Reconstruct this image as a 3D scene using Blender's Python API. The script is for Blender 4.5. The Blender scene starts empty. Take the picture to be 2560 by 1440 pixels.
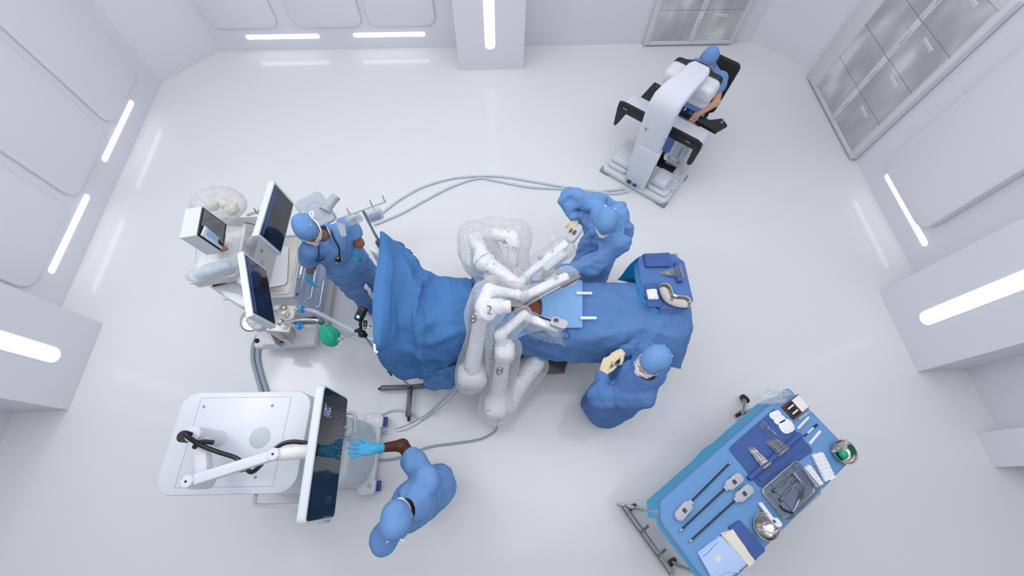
import bpy, bmesh, math, random
import numpy as np
from mathutils import Vector, Matrix
random.seed(7)
C = bpy.context.scene.collection
SC = bpy.context.scene
PI = math.pi
# ---------------------------------------------------------------- camera
CAM_H, FPX = 4.4, 1037.6            # camera height (m), focal length in pixels of a 2560 x 1440 frame
NX, NY, YAW = 1260.6, 1213.5, 0.0523   # where straight-down falls in the frame, and the turn of the room
_d = np.array([(NX-1280)/FPX, -(NY-720)/FPX, -1.0]); _d /= np.linalg.norm(_d)
_Z = -_d; _X = np.array([1.0,0,0]); _X -= _X.dot(_Z)*_Z; _X /= np.linalg.norm(_X); _Y = np.cross(_Z,_X)
_cy, _sy = math.cos(YAW), math.sin(YAW)
ROT = np.array([[_cy,_sy,0],[-_sy,_cy,0],[0,0,1]]) @ np.array([_X,_Y,_Z])   # world from camera
def ray(px,py): return ROT @ np.array([(px-1280)/FPX, -(py-720)/FPX, -1.0])
def P(px,py,z=0.0):
    r = ray(px,py); t = (z-CAM_H)/r[2]; return Vector((r[0]*t, r[1]*t, z))
def PX(px,py,X):
    r = ray(px,py); t = X/r[0]; return Vector((X, r[1]*t, CAM_H+r[2]*t))
def PY(px,py,Y):
    r = ray(px,py); t = Y/r[1]; return Vector((r[0]*t, Y, CAM_H+r[2]*t))
camd = bpy.data.cameras.new('camera'); cam = bpy.data.objects.new('camera', camd); C.objects.link(cam)
camd.sensor_width = 36; camd.lens = FPX/2560*36; camd.clip_start = 0.05; camd.clip_end = 100
cam.matrix_world = Matrix.Translation((0,0,CAM_H)) @ Matrix(ROT.tolist()).to_4x4()
SC.camera = cam
# ---------------------------------------------------------------- world, lamps, exposure
W = bpy.data.worlds.new('World'); SC.world = W; W.use_nodes = True
W.node_tree.nodes['Background'].inputs[0].default_value = (0.9,0.94,1,1)
W.node_tree.nodes['Background'].inputs[1].default_value = 0.05
SC.view_settings.view_transform = 'Standard'; SC.view_settings.look = 'None'
SC.view_settings.gamma = 1; SC.view_settings.use_curve_mapping = False
SC.view_settings.exposure = 0.0
def area_lamp(name, loc, target, sx, sy, power, col=(1,1,1)):
    l = bpy.data.lights.new(name,'AREA'); l.shape='RECTANGLE'; l.size=sx; l.size_y=sy; l.energy=power; l.color=col
    o = bpy.data.objects.new(name,l); C.objects.link(o); o.location=loc
    o.rotation_euler = (Vector(target)-Vector(loc)).to_track_quat('-Z','Y').to_euler(); return o
area_lamp('ceiling_lamp', (0,2.4,5.4), (0,2.4,0), 8.6,7.4, 214, (0.985,0.99,1))
area_lamp('ceiling_lamp', (0.85,0.4,5.3), (0.6,1.0,0), 2.6,2.6, 38, (1,0.99,0.97))
area_lamp('ceiling_lamp', (-4.3,2.2,4.75), (0.4,0.4,0), 1.2,1.2, 46, (1,0.99,0.98))
# ---------------------------------------------------------------- materials
def lin(c):
    if isinstance(c,str):
        c = c.lstrip('#'); c = tuple(int(c[i:i+2],16)/255 for i in (0,2,4))
    return tuple(x/12.92 if x<=0.04045 else ((x+0.055)/1.055)**2.4 for x in c)+(1,)
_M = {}
def mat(name, col='#ffffff', rough=0.5, metal=0.0, spec=0.5, bump=0.0, bscale=40.0, emit=0.0, alpha=1.0, var=0.0, vscale=8.0, trans=0.0, ecol=None, sheen=0.0, coat=0.0):
    if name in _M: return _M[name]
    m = bpy.data.materials.new(name); m.use_nodes = True; nt = m.node_tree; b = nt.nodes['Principled BSDF']
    b.inputs['Base Color'].default_value = lin(col); b.inputs['Roughness'].default_value = rough
    b.inputs['Metallic'].default_value = metal; b.inputs['Specular IOR Level'].default_value = spec
    b.inputs['Alpha'].default_value = alpha; b.inputs['Transmission Weight'].default_value = trans
    b.inputs['Sheen Weight'].default_value = sheen; b.inputs['Coat Weight'].default_value = coat
    if emit:
        b.inputs['Emission Color'].default_value = lin(ecol or col); b.inputs['Emission Strength'].default_value = emit
    tc = nt.nodes.new('ShaderNodeTexCoord')
    if var:
        n = nt.nodes.new('ShaderNodeTexNoise'); n.inputs['Scale'].default_value = vscale; n.inputs['Detail'].default_value = 5
        nt.links.new(tc.outputs['Object'], n.inputs['Vector'])
        mx = nt.nodes.new('ShaderNodeMix'); mx.data_type='RGBA'
        c = lin(col); lo = tuple(max(0,x*(1-var)) for x in c[:3])+(1,); hi = tuple(min(1,x*(1+var)) for x in c[:3])+(1,)
        mx.inputs[6].default_value = lo; mx.inputs[7].default_value = hi
        nt.links.new(n.outputs['Fac'], mx.inputs[0]); nt.links.new(mx.outputs[2], b.inputs['Base Color'])
    if bump:
        n2 = nt.nodes.new('ShaderNodeTexNoise'); n2.inputs['Scale'].default_value = bscale; n2.inputs['Detail'].default_value = 6
        nt.links.new(tc.outputs['Object'], n2.inputs['Vector'])
        bp = nt.nodes.new('ShaderNodeBump'); bp.inputs['Strength'].default_value = bump; bp.inputs['Distance'].default_value = 0.02
        nt.links.new(n2.outputs['Fac'], bp.inputs['Height']); nt.links.new(bp.outputs['Normal'], b.inputs['Normal'])
    _M[name] = m; return m
def film(name, col='#ffffff', body=0.18, gloss=0.12, rough=0.15, bump=0.5, bscale=30.0):
    """clear crinkled plastic sheet: mostly transparent, with a milky share and a glossy share"""
    if name in _M: return _M[name]
    m = bpy.data.materials.new(name); m.use_nodes = True; nt = m.node_tree; nt.nodes.remove(nt.nodes['Principled BSDF'])
    out = nt.nodes['Material Output']; t = nt.nodes.new('ShaderNodeBsdfTransparent'); d = nt.nodes.new('ShaderNodeBsdfDiffuse')
    tr = nt.nodes.new('ShaderNodeBsdfTranslucent'); ad = nt.nodes.new('ShaderNodeMixShader'); ad.inputs[0].default_value=0.35
    g = nt.nodes.new('ShaderNodeBsdfGlossy'); g.inputs['Roughness'].default_value = rough
    d.inputs['Color'].default_value = lin(col); tr.inputs['Color'].default_value = lin(col)
    tc = nt.nodes.new('ShaderNodeTexCoord'); n = nt.nodes.new('ShaderNodeTexNoise'); n.inputs['Scale'].default_value=bscale; n.inputs['Detail'].default_value=4; n.inputs['Distortion'].default_value=1.5
    nt.links.new(tc.outputs['Object'], n.inputs['Vector'])
    bp = nt.nodes.new('ShaderNodeBump'); bp.inputs['Strength'].default_value=bump; bp.inputs['Distance'].default_value=0.03
    nt.links.new(n.outputs['Fac'], bp.inputs['Height']); nt.links.new(bp.outputs['Normal'], g.inputs['Normal']); nt.links.new(bp.outputs['Normal'], d.inputs['Normal'])
    nt.links.new(d.outputs[0], ad.inputs[1]); nt.links.new(tr.outputs[0], ad.inputs[2])
    lw = nt.nodes.new('ShaderNodeLayerWeight'); lw.inputs['Blend'].default_value=0.35
    mr = nt.nodes.new('ShaderNodeMapRange'); mr.inputs[3].default_value=body; mr.inputs[4].default_value=min(1,body*4.5+0.12)
    nt.links.new(lw.outputs['Facing'], mr.inputs[0])
    m1 = nt.nodes.new('ShaderNodeMixShader'); nt.links.new(mr.outputs[0], m1.inputs[0]); nt.links.new(t.outputs[0], m1.inputs[1]); nt.links.new(ad.outputs[0], m1.inputs[2])
    m2 = nt.nodes.new('ShaderNodeMixShader'); m2.inputs[0].default_value=gloss; nt.links.new(m1.outputs[0], m2.inputs[1]); nt.links.new(g.outputs[0], m2.inputs[2])
    nt.links.new(m2.outputs[0], out.inputs['Surface']); _M[name]=m; return m
# ---------------------------------------------------------------- things and parts
def tag(o, label=None, cat=None, group=None, kind=None):
    if label: o['label']=label
    if cat: o['category']=cat
    if group: o['group']=group
    if kind: o['kind']=kind
    return o
def thing(name, label, cat, loc=(0,0,0), group=None):
    o = bpy.data.objects.new(name,None); C.objects.link(o); o.location=Vector(loc); o.empty_display_size=0.05
    return tag(o,label,cat,group)
def origin_of(p):
    v = Vector((0,0,0))
    while p is not None: v += p.location; p = p.parent
    return v
def link_mesh(name, verts, faces, m, parent=None, smooth=True, sharp=None):
    """one mesh object; verts are in world space"""
    me = bpy.data.meshes.new(name); og = origin_of(parent)
    v = np.asarray(verts,dtype=float).reshape(-1,3)
    if parent is None:
        og = Vector((v[:,0].mean(), v[:,1].mean(), v[:,2].min()))
    v = v-np.array(og)
    me.from_pydata(v.tolist(),[],[tuple(f) for f in faces]); me.update()
    if smooth:
        me.polygons.foreach_set('use_smooth',[True]*len(me.polygons))
        if sharp: me.set_sharp_from_angle(angle=math.radians(sharp))
    o = bpy.data.objects.new(name,me); C.objects.link(o)
    if m: me.materials.append(m)
    if parent is not None: o.parent=parent
    else: o.location=og
    return o
def basis(zdir, xhint=None):
    z = Vector(zdir).normalized(); x = Vector(xhint) if xhint is not None else (Vector((1,0,0)) if abs(z.x)<0.9 else Vector((0,1,0)))
    x = (x-z*x.dot(z)).normalized(); y = z.cross(x); return x,y,z
class MB:
    """collects shapes; build() links them as ONE mesh object"""
    def __init__(s): s.v=[]; s.f=[]
    def add(s, vs, fs):
        n=len(s.v); s.v += [tuple(v) for v in vs]; s.f += [tuple(i+n for i in f) for f in fs]; return s
    def bm(s, b, M=None):
        b.verts.ensure_lookup_table(); b.verts.index_update()
        vs=[(M@v.co if M is not None else v.co.copy()) for v in b.verts]; fs=[[v.index for v in f.verts] for f in b.faces]
        b.free(); return s.add(vs,fs)
    def box(s, c, size, rot=None, bev=0.0, seg=2, axes=None):
        """centre, full size, optional rotation about z, or axes=(x,y,z)"""
        b=bmesh.new(); bmesh.ops.create_cube(b,size=1)
        for v in b.verts: v.co=Vector((v.co.x*size[0],v.co.y*size[1],v.co.z*size[2]))
        if bev>0: bmesh.ops.bevel(b,geom=b.edges[:],offset=min(bev,min(size)*0.49),segments=seg,affect='EDGES',profile=0.5)
        if axes: M=Matrix((axes[0],axes[1],axes[2])).transposed().to_4x4()
        else: M=Matrix.Rotation(rot or 0,4,'Z')
        return s.bm(b, Matrix.Translation(Vector(c))@M)
    def prism(s, poly, vec, bev=0.0, seg=2):
        """poly: world points of a planar polygon; extruded by vec"""
        b=bmesh.new(); vec=Vector(vec); a=[b.verts.new(Vector(p)) for p in poly]; t=[b.verts.new(Vector(p)+vec) for p in poly]
        n=len(a); b.faces.new(list(reversed(a))); b.faces.new(t)
        for i in range(n): b.faces.new([a[i],a[(i+1)%n],t[(i+1)%n],t[i]])
        bmesh.ops.recalc_face_normals(b,faces=b.faces[:])
        if bev>0:
            es=[e for e in b.edges if all(len(f.verts)==n or True for f in e.link_faces)]
            es=[e for e in b.edges if any(f.normal.cross(vec).length<1e-4*vec.length+1e-6 for f in e.link_faces)]
            bmesh.ops.bevel(b,geom=es,offset=bev,segments=seg,affect='EDGES',profile=0.5)
        return s.bm(b)
    def tube(s, pts, r, n=10, closed=False, caps=True, xh=None):
        pts=[Vector(p) for p in pts]; m=len(pts); rs=r if isinstance(r,(list,tuple)) else [r]*m; rings=[]; px=None
        for i,p in enumerate(pts):
            if closed: t=(pts[(i+1)%m]-pts[i-1])
            else: t=(pts[min(i+1,m-1)]-pts[max(i-1,0)])
            x,y,z=basis(t, px if px is not None and abs(Vector(px).dot(t.normalized()))<0.98 else xh); px=x
            rings.append([p+(x*math.cos(a)+y*math.sin(a))*rs[i] for a in [2*PI*k/n for k in range(n)]])
        return s.loft(rings, closed, caps)
    def loft(s, rings, closed=False, caps=True):
        m=len(rings); n=len(rings[0]); vs=[p for r in rings for p in r]; fs=[]
        for i in range(m if closed else m-1):
            j=(i+1)%m
            for k in range(n): fs.append((i*n+k, i*n+(k+1)%n, j*n+(k+1)%n, j*n+k))
        if caps and not closed: fs.append(tuple(range(n-1,-1,-1))); fs.append(tuple((m-1)*n+k for k in range(n)))
        return s.add(vs,fs)
    def lathe(s, c, prof, axis=(0,0,1), n=24):
        """prof: list of (radius, height along axis)"""
        x,y,z=basis(axis); c=Vector(c)
        rings=[[c+z*h+(x*math.cos(2*PI*k/n)+y*math.sin(2*PI*k/n))*max(r,1e-5) for k in range(n)] for r,h in prof]
        return s.loft(rings,False,True)
    def ball(s, c, r, axes=None, n=14):
        c=Vector(c); r=r if isinstance(r,(tuple,list)) else (r,r,r); ax=axes or (Vector((1,0,0)),Vector((0,1,0)),Vector((0,0,1)))
        rings=[]
        for i in range(n//2+1):
            th=PI*i/(n//2); th=min(max(th,0.02),PI-0.02)
            rings.append([c+ax[0]*r[0]*math.sin(th)*math.cos(2*PI*k/n)+ax[1]*r[1]*math.sin(th)*math.sin(2*PI*k/n)-ax[2]*r[2]*math.cos(th) for k in range(n)])
        return s.loft(rings,False,True)
    def build(s, name, m, parent=None, smooth=True, sharp=38):
        return link_mesh(name,s.v,s.f,m,parent,smooth,sharp)
def rrect(w, h, r, n=5):
    """outline of a rounded rectangle centred on 0, counter-clockwise"""
    o=[]
    for cx,cy,a0 in ((w/2-r,h/2-r,0),(-w/2+r,h/2-r,90),(-w/2+r,-h/2+r,180),(w/2-r,-h/2+r,270)):
        for k in range(n+1):
            a=math.radians(a0+90*k/n); o.append((cx+r*math.cos(a),cy+r*math.sin(a)))
    return o
def slab(mb, c, w, h, t, r, ax, bev=0.0, seg=2):
    """rounded plate: width along ax[0], height along ax[1], thickness t along +ax[2] from c"""
    c=Vector(c); return mb.prism([c+Vector(ax[0])*a+Vector(ax[1])*b for a,b in rrect(w,h,r)], Vector(ax[2])*t, bev, seg)
def bez(pts, n=8, closed=False):
    """smooth curve through points (Catmull-Rom)"""
    p=[Vector(q) for q in pts]; out=[]; m=len(p)
    for i in range(m if closed else m-1):
        if closed: a,b,c_,d=p[i-1],p[i],p[(i+1)%m],p[(i+2)%m]
        else: a,b,c_,d=p[max(i-1,0)],p[i],p[i+1],p[min(i+2,m-1)]
        for k in range(n):
            t=k/n; out.append(0.5*((2*b)+(c_-a)*t+(2*a-5*b+4*c_-d)*t*t+(3*b-a-3*c_+d)*t**3))
    if not closed: out.append(p[-1])
    return out
def text(name, s, c, xdir, ydir, size, m, parent, depth=0.0006):
    cu=bpy.data.curves.new(name,'FONT'); cu.body=s; cu.size=size; cu.extrude=depth; cu.align_x='CENTER'; cu.align_y='CENTER'; cu.resolution_u=3
    x=Vector(xdir).normalized(); y=Vector(ydir); y=(y-x*y.dot(x)).normalized(); z=x.cross(y)
    tmp=bpy.data.objects.new(name,cu); C.objects.link(tmp); bpy.context.view_layer.update()
    me=bpy.data.meshes.new_from_object(tmp.evaluated_get(bpy.context.evaluated_depsgraph_get())); bpy.data.objects.remove(tmp); bpy.data.curves.remove(cu)
    me.materials.clear(); me.materials.append(m); o=bpy.data.objects.new(name,me); C.objects.link(o); o.parent=parent
    o.matrix_local=Matrix.Translation(Vector(c)-origin_of(parent))@Matrix((x,y,z)).transposed().to_4x4(); return o
# ---------------------------------------------------------------- solid shapes from distance fields (smooth bodies)
def A3(p): return np.array(tuple(p),dtype=np.float32)
def rc(a,b,r1,r2=None):
    """tapered capsule"""
    a=A3(a); b=A3(b); r2=r1 if r2 is None else r2; ba=b-a; L=float(ba@ba)+1e-9
    def f(p):
        pa=p-a; h=np.clip((pa@ba)/L,0,1); return np.linalg.norm(pa-h[...,None]*ba,axis=-1)-(r1+(r2-r1)*h)
    f.lo=np.minimum(a-r1,b-r2); f.hi=np.maximum(a+r1,b+r2); return f
def ell(c,r,ax=None):
    c=A3(c); r=A3(r); R=np.array([tuple(x) for x in ax],dtype=np.float32) if ax else np.eye(3,dtype=np.float32)
    def f(p):
        q=(p-c)@R.T; k0=np.linalg.norm(q/r,axis=-1); k1=np.linalg.norm(q/(r*r),axis=-1)+1e-9; return k0*(k0-1)/k1
    m=np.abs(R.T@np.diag(r)).sum(1) if ax else r
    f.lo=c-m; f.hi=c+m; return f
def rbx(c,h,rad,ax=None):
    """rounded box, half sizes h"""
    c=A3(c); h=A3(h)-rad; R=np.array([tuple(x) for x in ax],dtype=np.float32) if ax else np.eye(3,dtype=np.float32)
    def f(p):
        q=np.abs((p-c)@R.T)-h; return np.linalg.norm(np.maximum(q,0),axis=-1)+np.minimum(q.max(-1),0)-rad
    m=np.abs(R.T@np.diag(h+rad)).sum(1); f.lo=c-m; f.hi=c+m; return f
def hs(c,n):
    """half space: inside where (p-c).n < 0"""
    c=A3(c); n=A3(Vector(n).normalized())
    def f(p): return (p-c)@n
    return f
def su(k,*fs):
    def f(p):
        d=fs[0](p)
        for g in fs[1:]:
            e=g(p)
            if k<=0: d=np.minimum(d,e)
            else:
                h=np.maximum(k-np.abs(d-e),0)/k; d=np.minimum(d,e)-h*h*k*0.25
        return d
    f.lo=np.min([g.lo for g in fs],0); f.hi=np.max([g.hi for g in fs],0); return f
def cut(f0,*gs,k=0.0):
    def f(p):
        d=f0(p)
        for g in gs:
            e=-g(p)
            if k>0: h=np.maximum(k-np.abs(d-e),0)/k; d=np.maximum(d,e)+h*h*k*0.25
            else: d=np.maximum(d,e)
        return d
    f.lo,f.hi=f0.lo,f0.hi; return f
def both(f0,*gs):
    def f(p):
        d=f0(p)
        for g in gs: d=np.maximum(d,g(p))
        return d
    f.lo,f.hi=f0.lo,f0.hi; return f
def infl(f0,r):
    def f(p): return f0(p)-r
    f.lo,f.hi=f0.lo-r,f0.hi+r; return f
def shell(f0,t):
    def f(p): return np.abs(f0(p))-t
    f.lo,f.hi=f0.lo-t,f0.hi+t; return f
def wrinkle(f0,amp,freq,seed=0,stretch=(1,1,1),terms=6):
    rs=np.random.RandomState(seed); ks=[]
    for i in range(terms):
        k=rs.normal(size=3); k/=np.linalg.norm(k); ks.append((k*np.array(stretch)*freq*(0.6+0.9*rs.rand()), rs.rand()*6.28, rs.normal(size=3)*freq*0.35, rs.rand()*6.28))
    def f(p):
        s=0
        for k,ph,k2,ph2 in ks: s=s+(1-2*np.abs(np.sin((p@k.astype(np.float32))*0.5+ph+0.8*np.sin(p@k2.astype(np.float32)+ph2))))
        return f0(p)+amp*s/(0.45*terms)
    f.lo,f.hi=f0.lo-amp*2,f0.hi+amp*2; return f
def solid(f,h):
    """surface nets: the zero surface of f as (verts, quads)"""
    lo=f.lo-3*h; hi=f.hi+3*h; n=np.ceil((hi-lo)/h).astype(int)+1
    xs=[(lo[i]+h*np.arange(n[i])).astype(np.float32) for i in range(3)]
    D=np.empty(tuple(n),dtype=np.float32); YY,ZZ=np.meshgrid(xs[1],xs[2],indexing='ij')
    st=max(1,int(400000/(n[1]*n[2])))
    for i in range(0,n[0],st):
        X=xs[0][i:i+st]; g=np.empty((len(X),n[1],n[2],3),dtype=np.float32); g[...,0]=X[:,None,None]; g[...,1]=YY; g[...,2]=ZZ; D[i:i+st]=f(g)
    S=D<0; c=np.zeros(tuple(n-1),dtype=np.int8); off=[(a,b,d) for a in (0,1) for b in (0,1) for d in (0,1)]
    for a,b,d in off: c+=S[a:n[0]-1+a,b:n[1]-1+b,d:n[2]-1+d]
    act=np.argwhere((c>0)&(c<8)); idx=-np.ones(tuple(n-1),dtype=np.int64); idx[act[:,0],act[:,1],act[:,2]]=np.arange(len(act))
    acc=np.zeros((len(act),3)); cnt=np.zeros(len(act))
    cv={o:D[act[:,0]+o[0],act[:,1]+o[1],act[:,2]+o[2]] for o in off}
    for o in off:
        for ax in range(3):
            if o[ax]==0:
                o2=list(o); o2[ax]=1; d0=cv[o]; d1=cv[tuple(o2)]; m=(d0<0)!=(d1<0); t=np.where(m,d0/np.where(m,d0-d1,1),0)
                pt=np.tile(np.array(o,dtype=float),(len(act),1)); pt[:,ax]+=t; acc+=pt*m[:,None]; cnt+=m
    V=(act+acc/cnt[:,None])*h+lo; F=[]
    for ax in range(3):
        b,d=(ax+1)%3,(ax+2)%3
        s0=[slice(None)]*3; s1=[slice(None)]*3; s0[ax]=slice(0,-1); s1[ax]=slice(1,None)
        A=S[tuple(s0)]; B=S[tuple(s1)]; e=np.argwhere(A!=B); e=e[(e[:,b]>0)&(e[:,d]>0)&(e[:,b]<n[b]-1)&(e[:,d]<n[d]-1)]
        if not len(e): continue
        fl=A[e[:,0],e[:,1],e[:,2]]
        def g(i,j):
            q=e.copy(); q[:,b]-=i; q[:,d]-=j; return idx[q[:,0],q[:,1],q[:,2]]
        q=np.stack([g(1,1),g(0,1),g(0,0),g(1,0)],1); q[~fl]=q[~fl][:,::-1]; F.append(q)
    return V, np.concatenate(F)
def sculpt(name, f, h, m, parent=None, smooth_it=1):
    V,F=solid(f,h)
    if smooth_it:
        e=np.concatenate([F[:,[0,1]],F[:,[1,2]],F[:,[2,3]],F[:,[3,0]]]); e=np.concatenate([e,e[:,::-1]])
        for _ in range(smooth_it):
            s=np.zeros_like(V); k=np.bincount(e[:,0],minlength=len(V))
            for a in range(3): s[:,a]=np.bincount(e[:,0],weights=V[e[:,1],a],minlength=len(V))
            V=V*0.5+0.5*s/np.maximum(k,1)[:,None]
    return link_mesh(name,V,F.tolist(),m,parent,True)
# ---------------------------------------------------------------- the room
M_floor=mat('floor epoxy','#e5e7e9',0.10,spec=0.26,bump=0.015,bscale=3)
M_wall=mat('wall paint','#e5e6ed',0.42,spec=0.35)
M_panel=mat('wall panel','#e7e8ee',0.38,spec=0.4)
M_strip=mat('light strip diffuser','#f2f8ff',0.4,emit=2.6,ecol='#f4f9ff')
M_strip2=mat('light column diffuser','#e6f2ff',0.4,emit=0.95,ecol='#e8f4ff')
ZC=5.6
def struct(o): return tag(o,kind='structure')
XL,XR,YB,YF=-4.9,5.09,6.43,-4.2
def q(mb,a,b,z0=0,z1=ZC,t=0.12):
    """wall from a to b (plan), room on the left-hand side of a->b, thickness outward"""
    a=Vector((a[0],a[1],z0)); b=Vector((b[0],b[1],z0)); d=(b-a).normalized(); nrm=Vector((d.y,-d.x,0))
    mb.prism([a,b,b+nrm*t,a+nrm*t],(0,0,z1-z0)); return mb
struct(MB().box((0.1,1.1,-0.06),(10.6,11.4,0.12)).build('floor',M_floor))
struct(MB().box((0.1,1.1,ZC+0.06),(10.6,11.4,0.12)).build('ceiling',M_wall))
struct(q(MB(),(XL,5.74),(XL,YF)).build('wall_left',M_wall))
struct(q(MB(),(XR,YF),(XR,5.58)).build('wall_right',M_wall))
struct(q(MB(),(4.36,YB),(-4.22,YB)).build('wall_back',M_wall))
struct(q(MB(),(XL,YF),(XR,YF)).build('wall_front',M_wall))
def arc(c,r,a0,a1,n=8): return [(c[0]+r*math.cos(math.radians(a0+(a1-a0)*k/n)),c[1]+r*math.sin(math.radians(a0+(a1-a0)*k/n))) for k in range(n+1)]
def corner(name,a,b,bulge):
    a=Vector(a);b=Vector(b);n=Vector((b.y-a.y,a.x-b.x)).normalized()
    pts=[a.lerp(b,k/10)+n*bulge*math.sin(PI*k/10) for k in range(11)]
    mb=MB(); vs=[(p.x,p.y,z) for p in pts for z in (0,ZC)]+[(p.x+n.x*0.15,p.y+n.y*0.15,z) for p in pts for z in (0,ZC)]
    fs=[]; N=22
    for k in range(10):
        i=2*k; fs+= [(i,i+1,i+3,i+2),(N+i,N+i+2,N+i+3,N+i+1),(i+1,N+i+1,N+i+3,i+3),(i,i+2,N+i+2,N+i)]
    fs+=[(0,N,N+1,1),(20,21,N+21,N+20)]
    mb.add(vs,fs); return struct(mb.build(name,M_wall,sharp=30))
corner('wall_corner_left',(-4.22,6.43),(-4.9,5.74),0.0)
corner('wall_corner_right',(5.09,5.58),(4.36,6.43),0.12)
# pilasters and columns
def column(name,x0,x1,y0,y1,bev=0.03):
    return struct(MB().prism([(x0,y0,0),(x1,y0,0),(x1,y1,0),(x0,y1,0)],(0,0,ZC)).build(name,M_wall))
column('trim_column_left',XL-0.02,-4.37,0.92,1.85)
column('trim_column_right',4.54,XR+0.02,0.88,1.84)
column('trim_column_back',-0.44,0.555,5.87,YB+0.02)
column('trim_pilaster_right',4.855,XR+0.02,-0.09,0.235)
# raised rounded panels on the walls
AXL=(Vector((0,1,0)),Vector((0,0,1)),Vector((1,0,0))); AXR=(Vector((0,-1,0)),Vector((0,0,1)),Vector((-1,0,0))); AXB=(Vector((1,0,0)),Vector((0,0,1)),Vector((0,-1,0)))
def wall_panel(n,ax,c,w,parentname,t=0.045,z0=0.375,h=4.3):
    mb=MB(); slab(mb,Vector(c)+Vector((0,0,z0+h/2)),w,h,t,0.15,ax,0.012,2); return struct(mb.build(parentname,M_panel,sharp=60))
k=0
for yc in (4.96,3.79,2.61): k+=1; wall_panel(k,AXL,(XL-0.002,yc,0),1.04,'trim_%d'%k)
for xc in (-3.60,-2.36,-1.26): k+=1; wall_panel(k,AXB,(xc,YB+0.002,0),1.0,'trim_%d'%k)
for yc in (2.93,): k+=1; wall_panel(k,AXR,(XR+0.002,yc,0),1.02,'trim_%d'%k,t=0.12)
# light strips: a housing lip and a glowing diffuser
def strip(label,ax,c,L,wd,vertical=False,m=None,group=None):
    t=thing('wall_light',label,'light',c,group); a=(ax[1],ax[0],ax[2]) if vertical else ax
    if vertical: a=(ax[1],-ax[0],ax[2])
    lip=MB(); slab(lip,Vector(c)-ax[2]*0.01,L+0.02,wd+0.02,0.013,(wd+0.02)*0.499,a); lip.build('housing',M_panel,t)
    d=MB(); slab(d,Vector(c),L,wd,0.012,wd*0.499,a,0.003,1); d.build('diffuser',m or M_strip,t); return t
strip('short light strip low on the left wall beside the chamfered corner',AXL,(XL,4.50,0.262),1.07,0.066)
strip('short light strip low on the left wall, next to the left column',AXL,(XL,2.905,0.258),1.07,0.066)
strip('short light strip low on the back wall, closer to the chamfered corner',AXB,(-3.135,YB,0.222),1.11,0.066)
strip('short light strip low on the back wall, close to the back column',AXB,(-1.505,YB,0.226),1.11,0.066)
strip('short light strip low on the right wall between glass cabinet and column',AXR,(XR,2.83,0.272),1.07,0.066)
strip('long upright light strip on the left column',AXL,(-4.37,1.385,2.65),4.7,0.15,True,M_strip2)
strip('long upright light strip on the right column',AXR,(4.54,1.365,2.65),4.7,0.15,True,M_strip2)
strip('long upright light strip on the back column',AXB,(0.052,5.87,2.69),4.7,0.15,True,M_strip2)
# ---------------------------------------------------------------- shared materials
M_white=mat('white enamel','#d6dbe3',0.32,spec=0.45)
M_white2=mat('cool white plastic','#d6dce4',0.36,spec=0.45)
M_offw=mat('warm white plastic','#e4e4e2',0.4)
M_grey=mat('light grey plastic','#b9c0c9',0.4)
M_midgrey=mat('mid grey plastic','#8b9098',0.45)
M_black=mat('black plastic','#131417',0.4)
M_blackpad=mat('black upholstery','#0d0d0f',0.6,bump=0.05,bscale=300)
M_dark=mat('dark grey metal','#4b4a4a',0.45,metal=0.3)
M_steel=mat('brushed steel','#b6b4b0',0.28,metal=0.9)
M_steel2=mat('polished steel','#c9c6c0',0.16,metal=1.0)
M_chrome=mat('chrome','#dcdee2',0.1,metal=1.0)
M_screen=mat('black glass screen','#11161f',0.06,spec=0.6)
M_blueglow=mat('blue display','#6f95dd',0.3,emit=0.5,ecol='#5d88dc')
M_navy=mat('navy plastic','#1c3f86',0.4)
M_seam=mat('seam grey','#8d939d',0.6)
M_ink=mat('black print','#1b1d22',0.6)
M_inkw=mat('white print','#e8ebf0',0.6)
class Frame:
    """a local floor frame: u along one edge, v across, z up"""
    def __init__(s,o,ang):
        s.o=Vector((o[0],o[1],o[2] if len(o)>2 else 0)); s.u=Vector((math.cos(ang),math.sin(ang),0)); s.v=Vector((-s.u.y,s.u.x,0)); s.ang=ang
    def __call__(s,u,v,z=0): return s.o+s.u*u+s.v*v+Vector((0,0,z))
    def ax(s): return (s.u,s.v,Vector((0,0,1)))
ZV=Vector((0,0,1))
# ---------------------------------------------------------------- glazed cabinets in the walls
def frosted():
    if 'frosted' in _M: return _M['frosted']
    m=mat('frosted acrylic','#b4b6b9',0.16,spec=0.6); nt=m.node_tree; b=nt.nodes['Principled BSDF']
    tc=nt.nodes.new('ShaderNodeTexCoord'); mp=nt.nodes.new('ShaderNodeMapping'); mp.inputs['Scale'].default_value=(2.2,2.2,1.1)
    n=nt.nodes.new('ShaderNodeTexNoise'); n.inputs['Scale'].default_value=1.6; n.inputs['Detail'].default_value=0.93
    nt.links.new(tc.outputs['Object'],mp.inputs[0]); nt.links.new(mp.outputs[0],n.inputs['Vector'])
    r=nt.nodes.new('ShaderNodeValToRGB'); e=r.color_ramp.elements; e[0].position=0.33; e[0].color=lin('#b3b6ba'); e[1].position=0.68; e[1].color=lin('#e6e6e8')
    k=r.color_ramp.elements.new(0.47); k.color=lin('#c3c3c4'); k=r.color_ramp.elements.new(0.57); k.color=lin('#cfcfd0')
    nt.links.new(n.outputs['Fac'],r.inputs[0]); nt.links.new(r.outputs[0],b.inputs['Base Color']); b.inputs['Alpha'].default_value=0.93
    _M['frosted']=m; return m
M_cabframe=mat('cabinet frame','#dcdee3',0.4); M_cabin=mat('cabinet inside','#c6c8cc',0.6)
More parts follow.
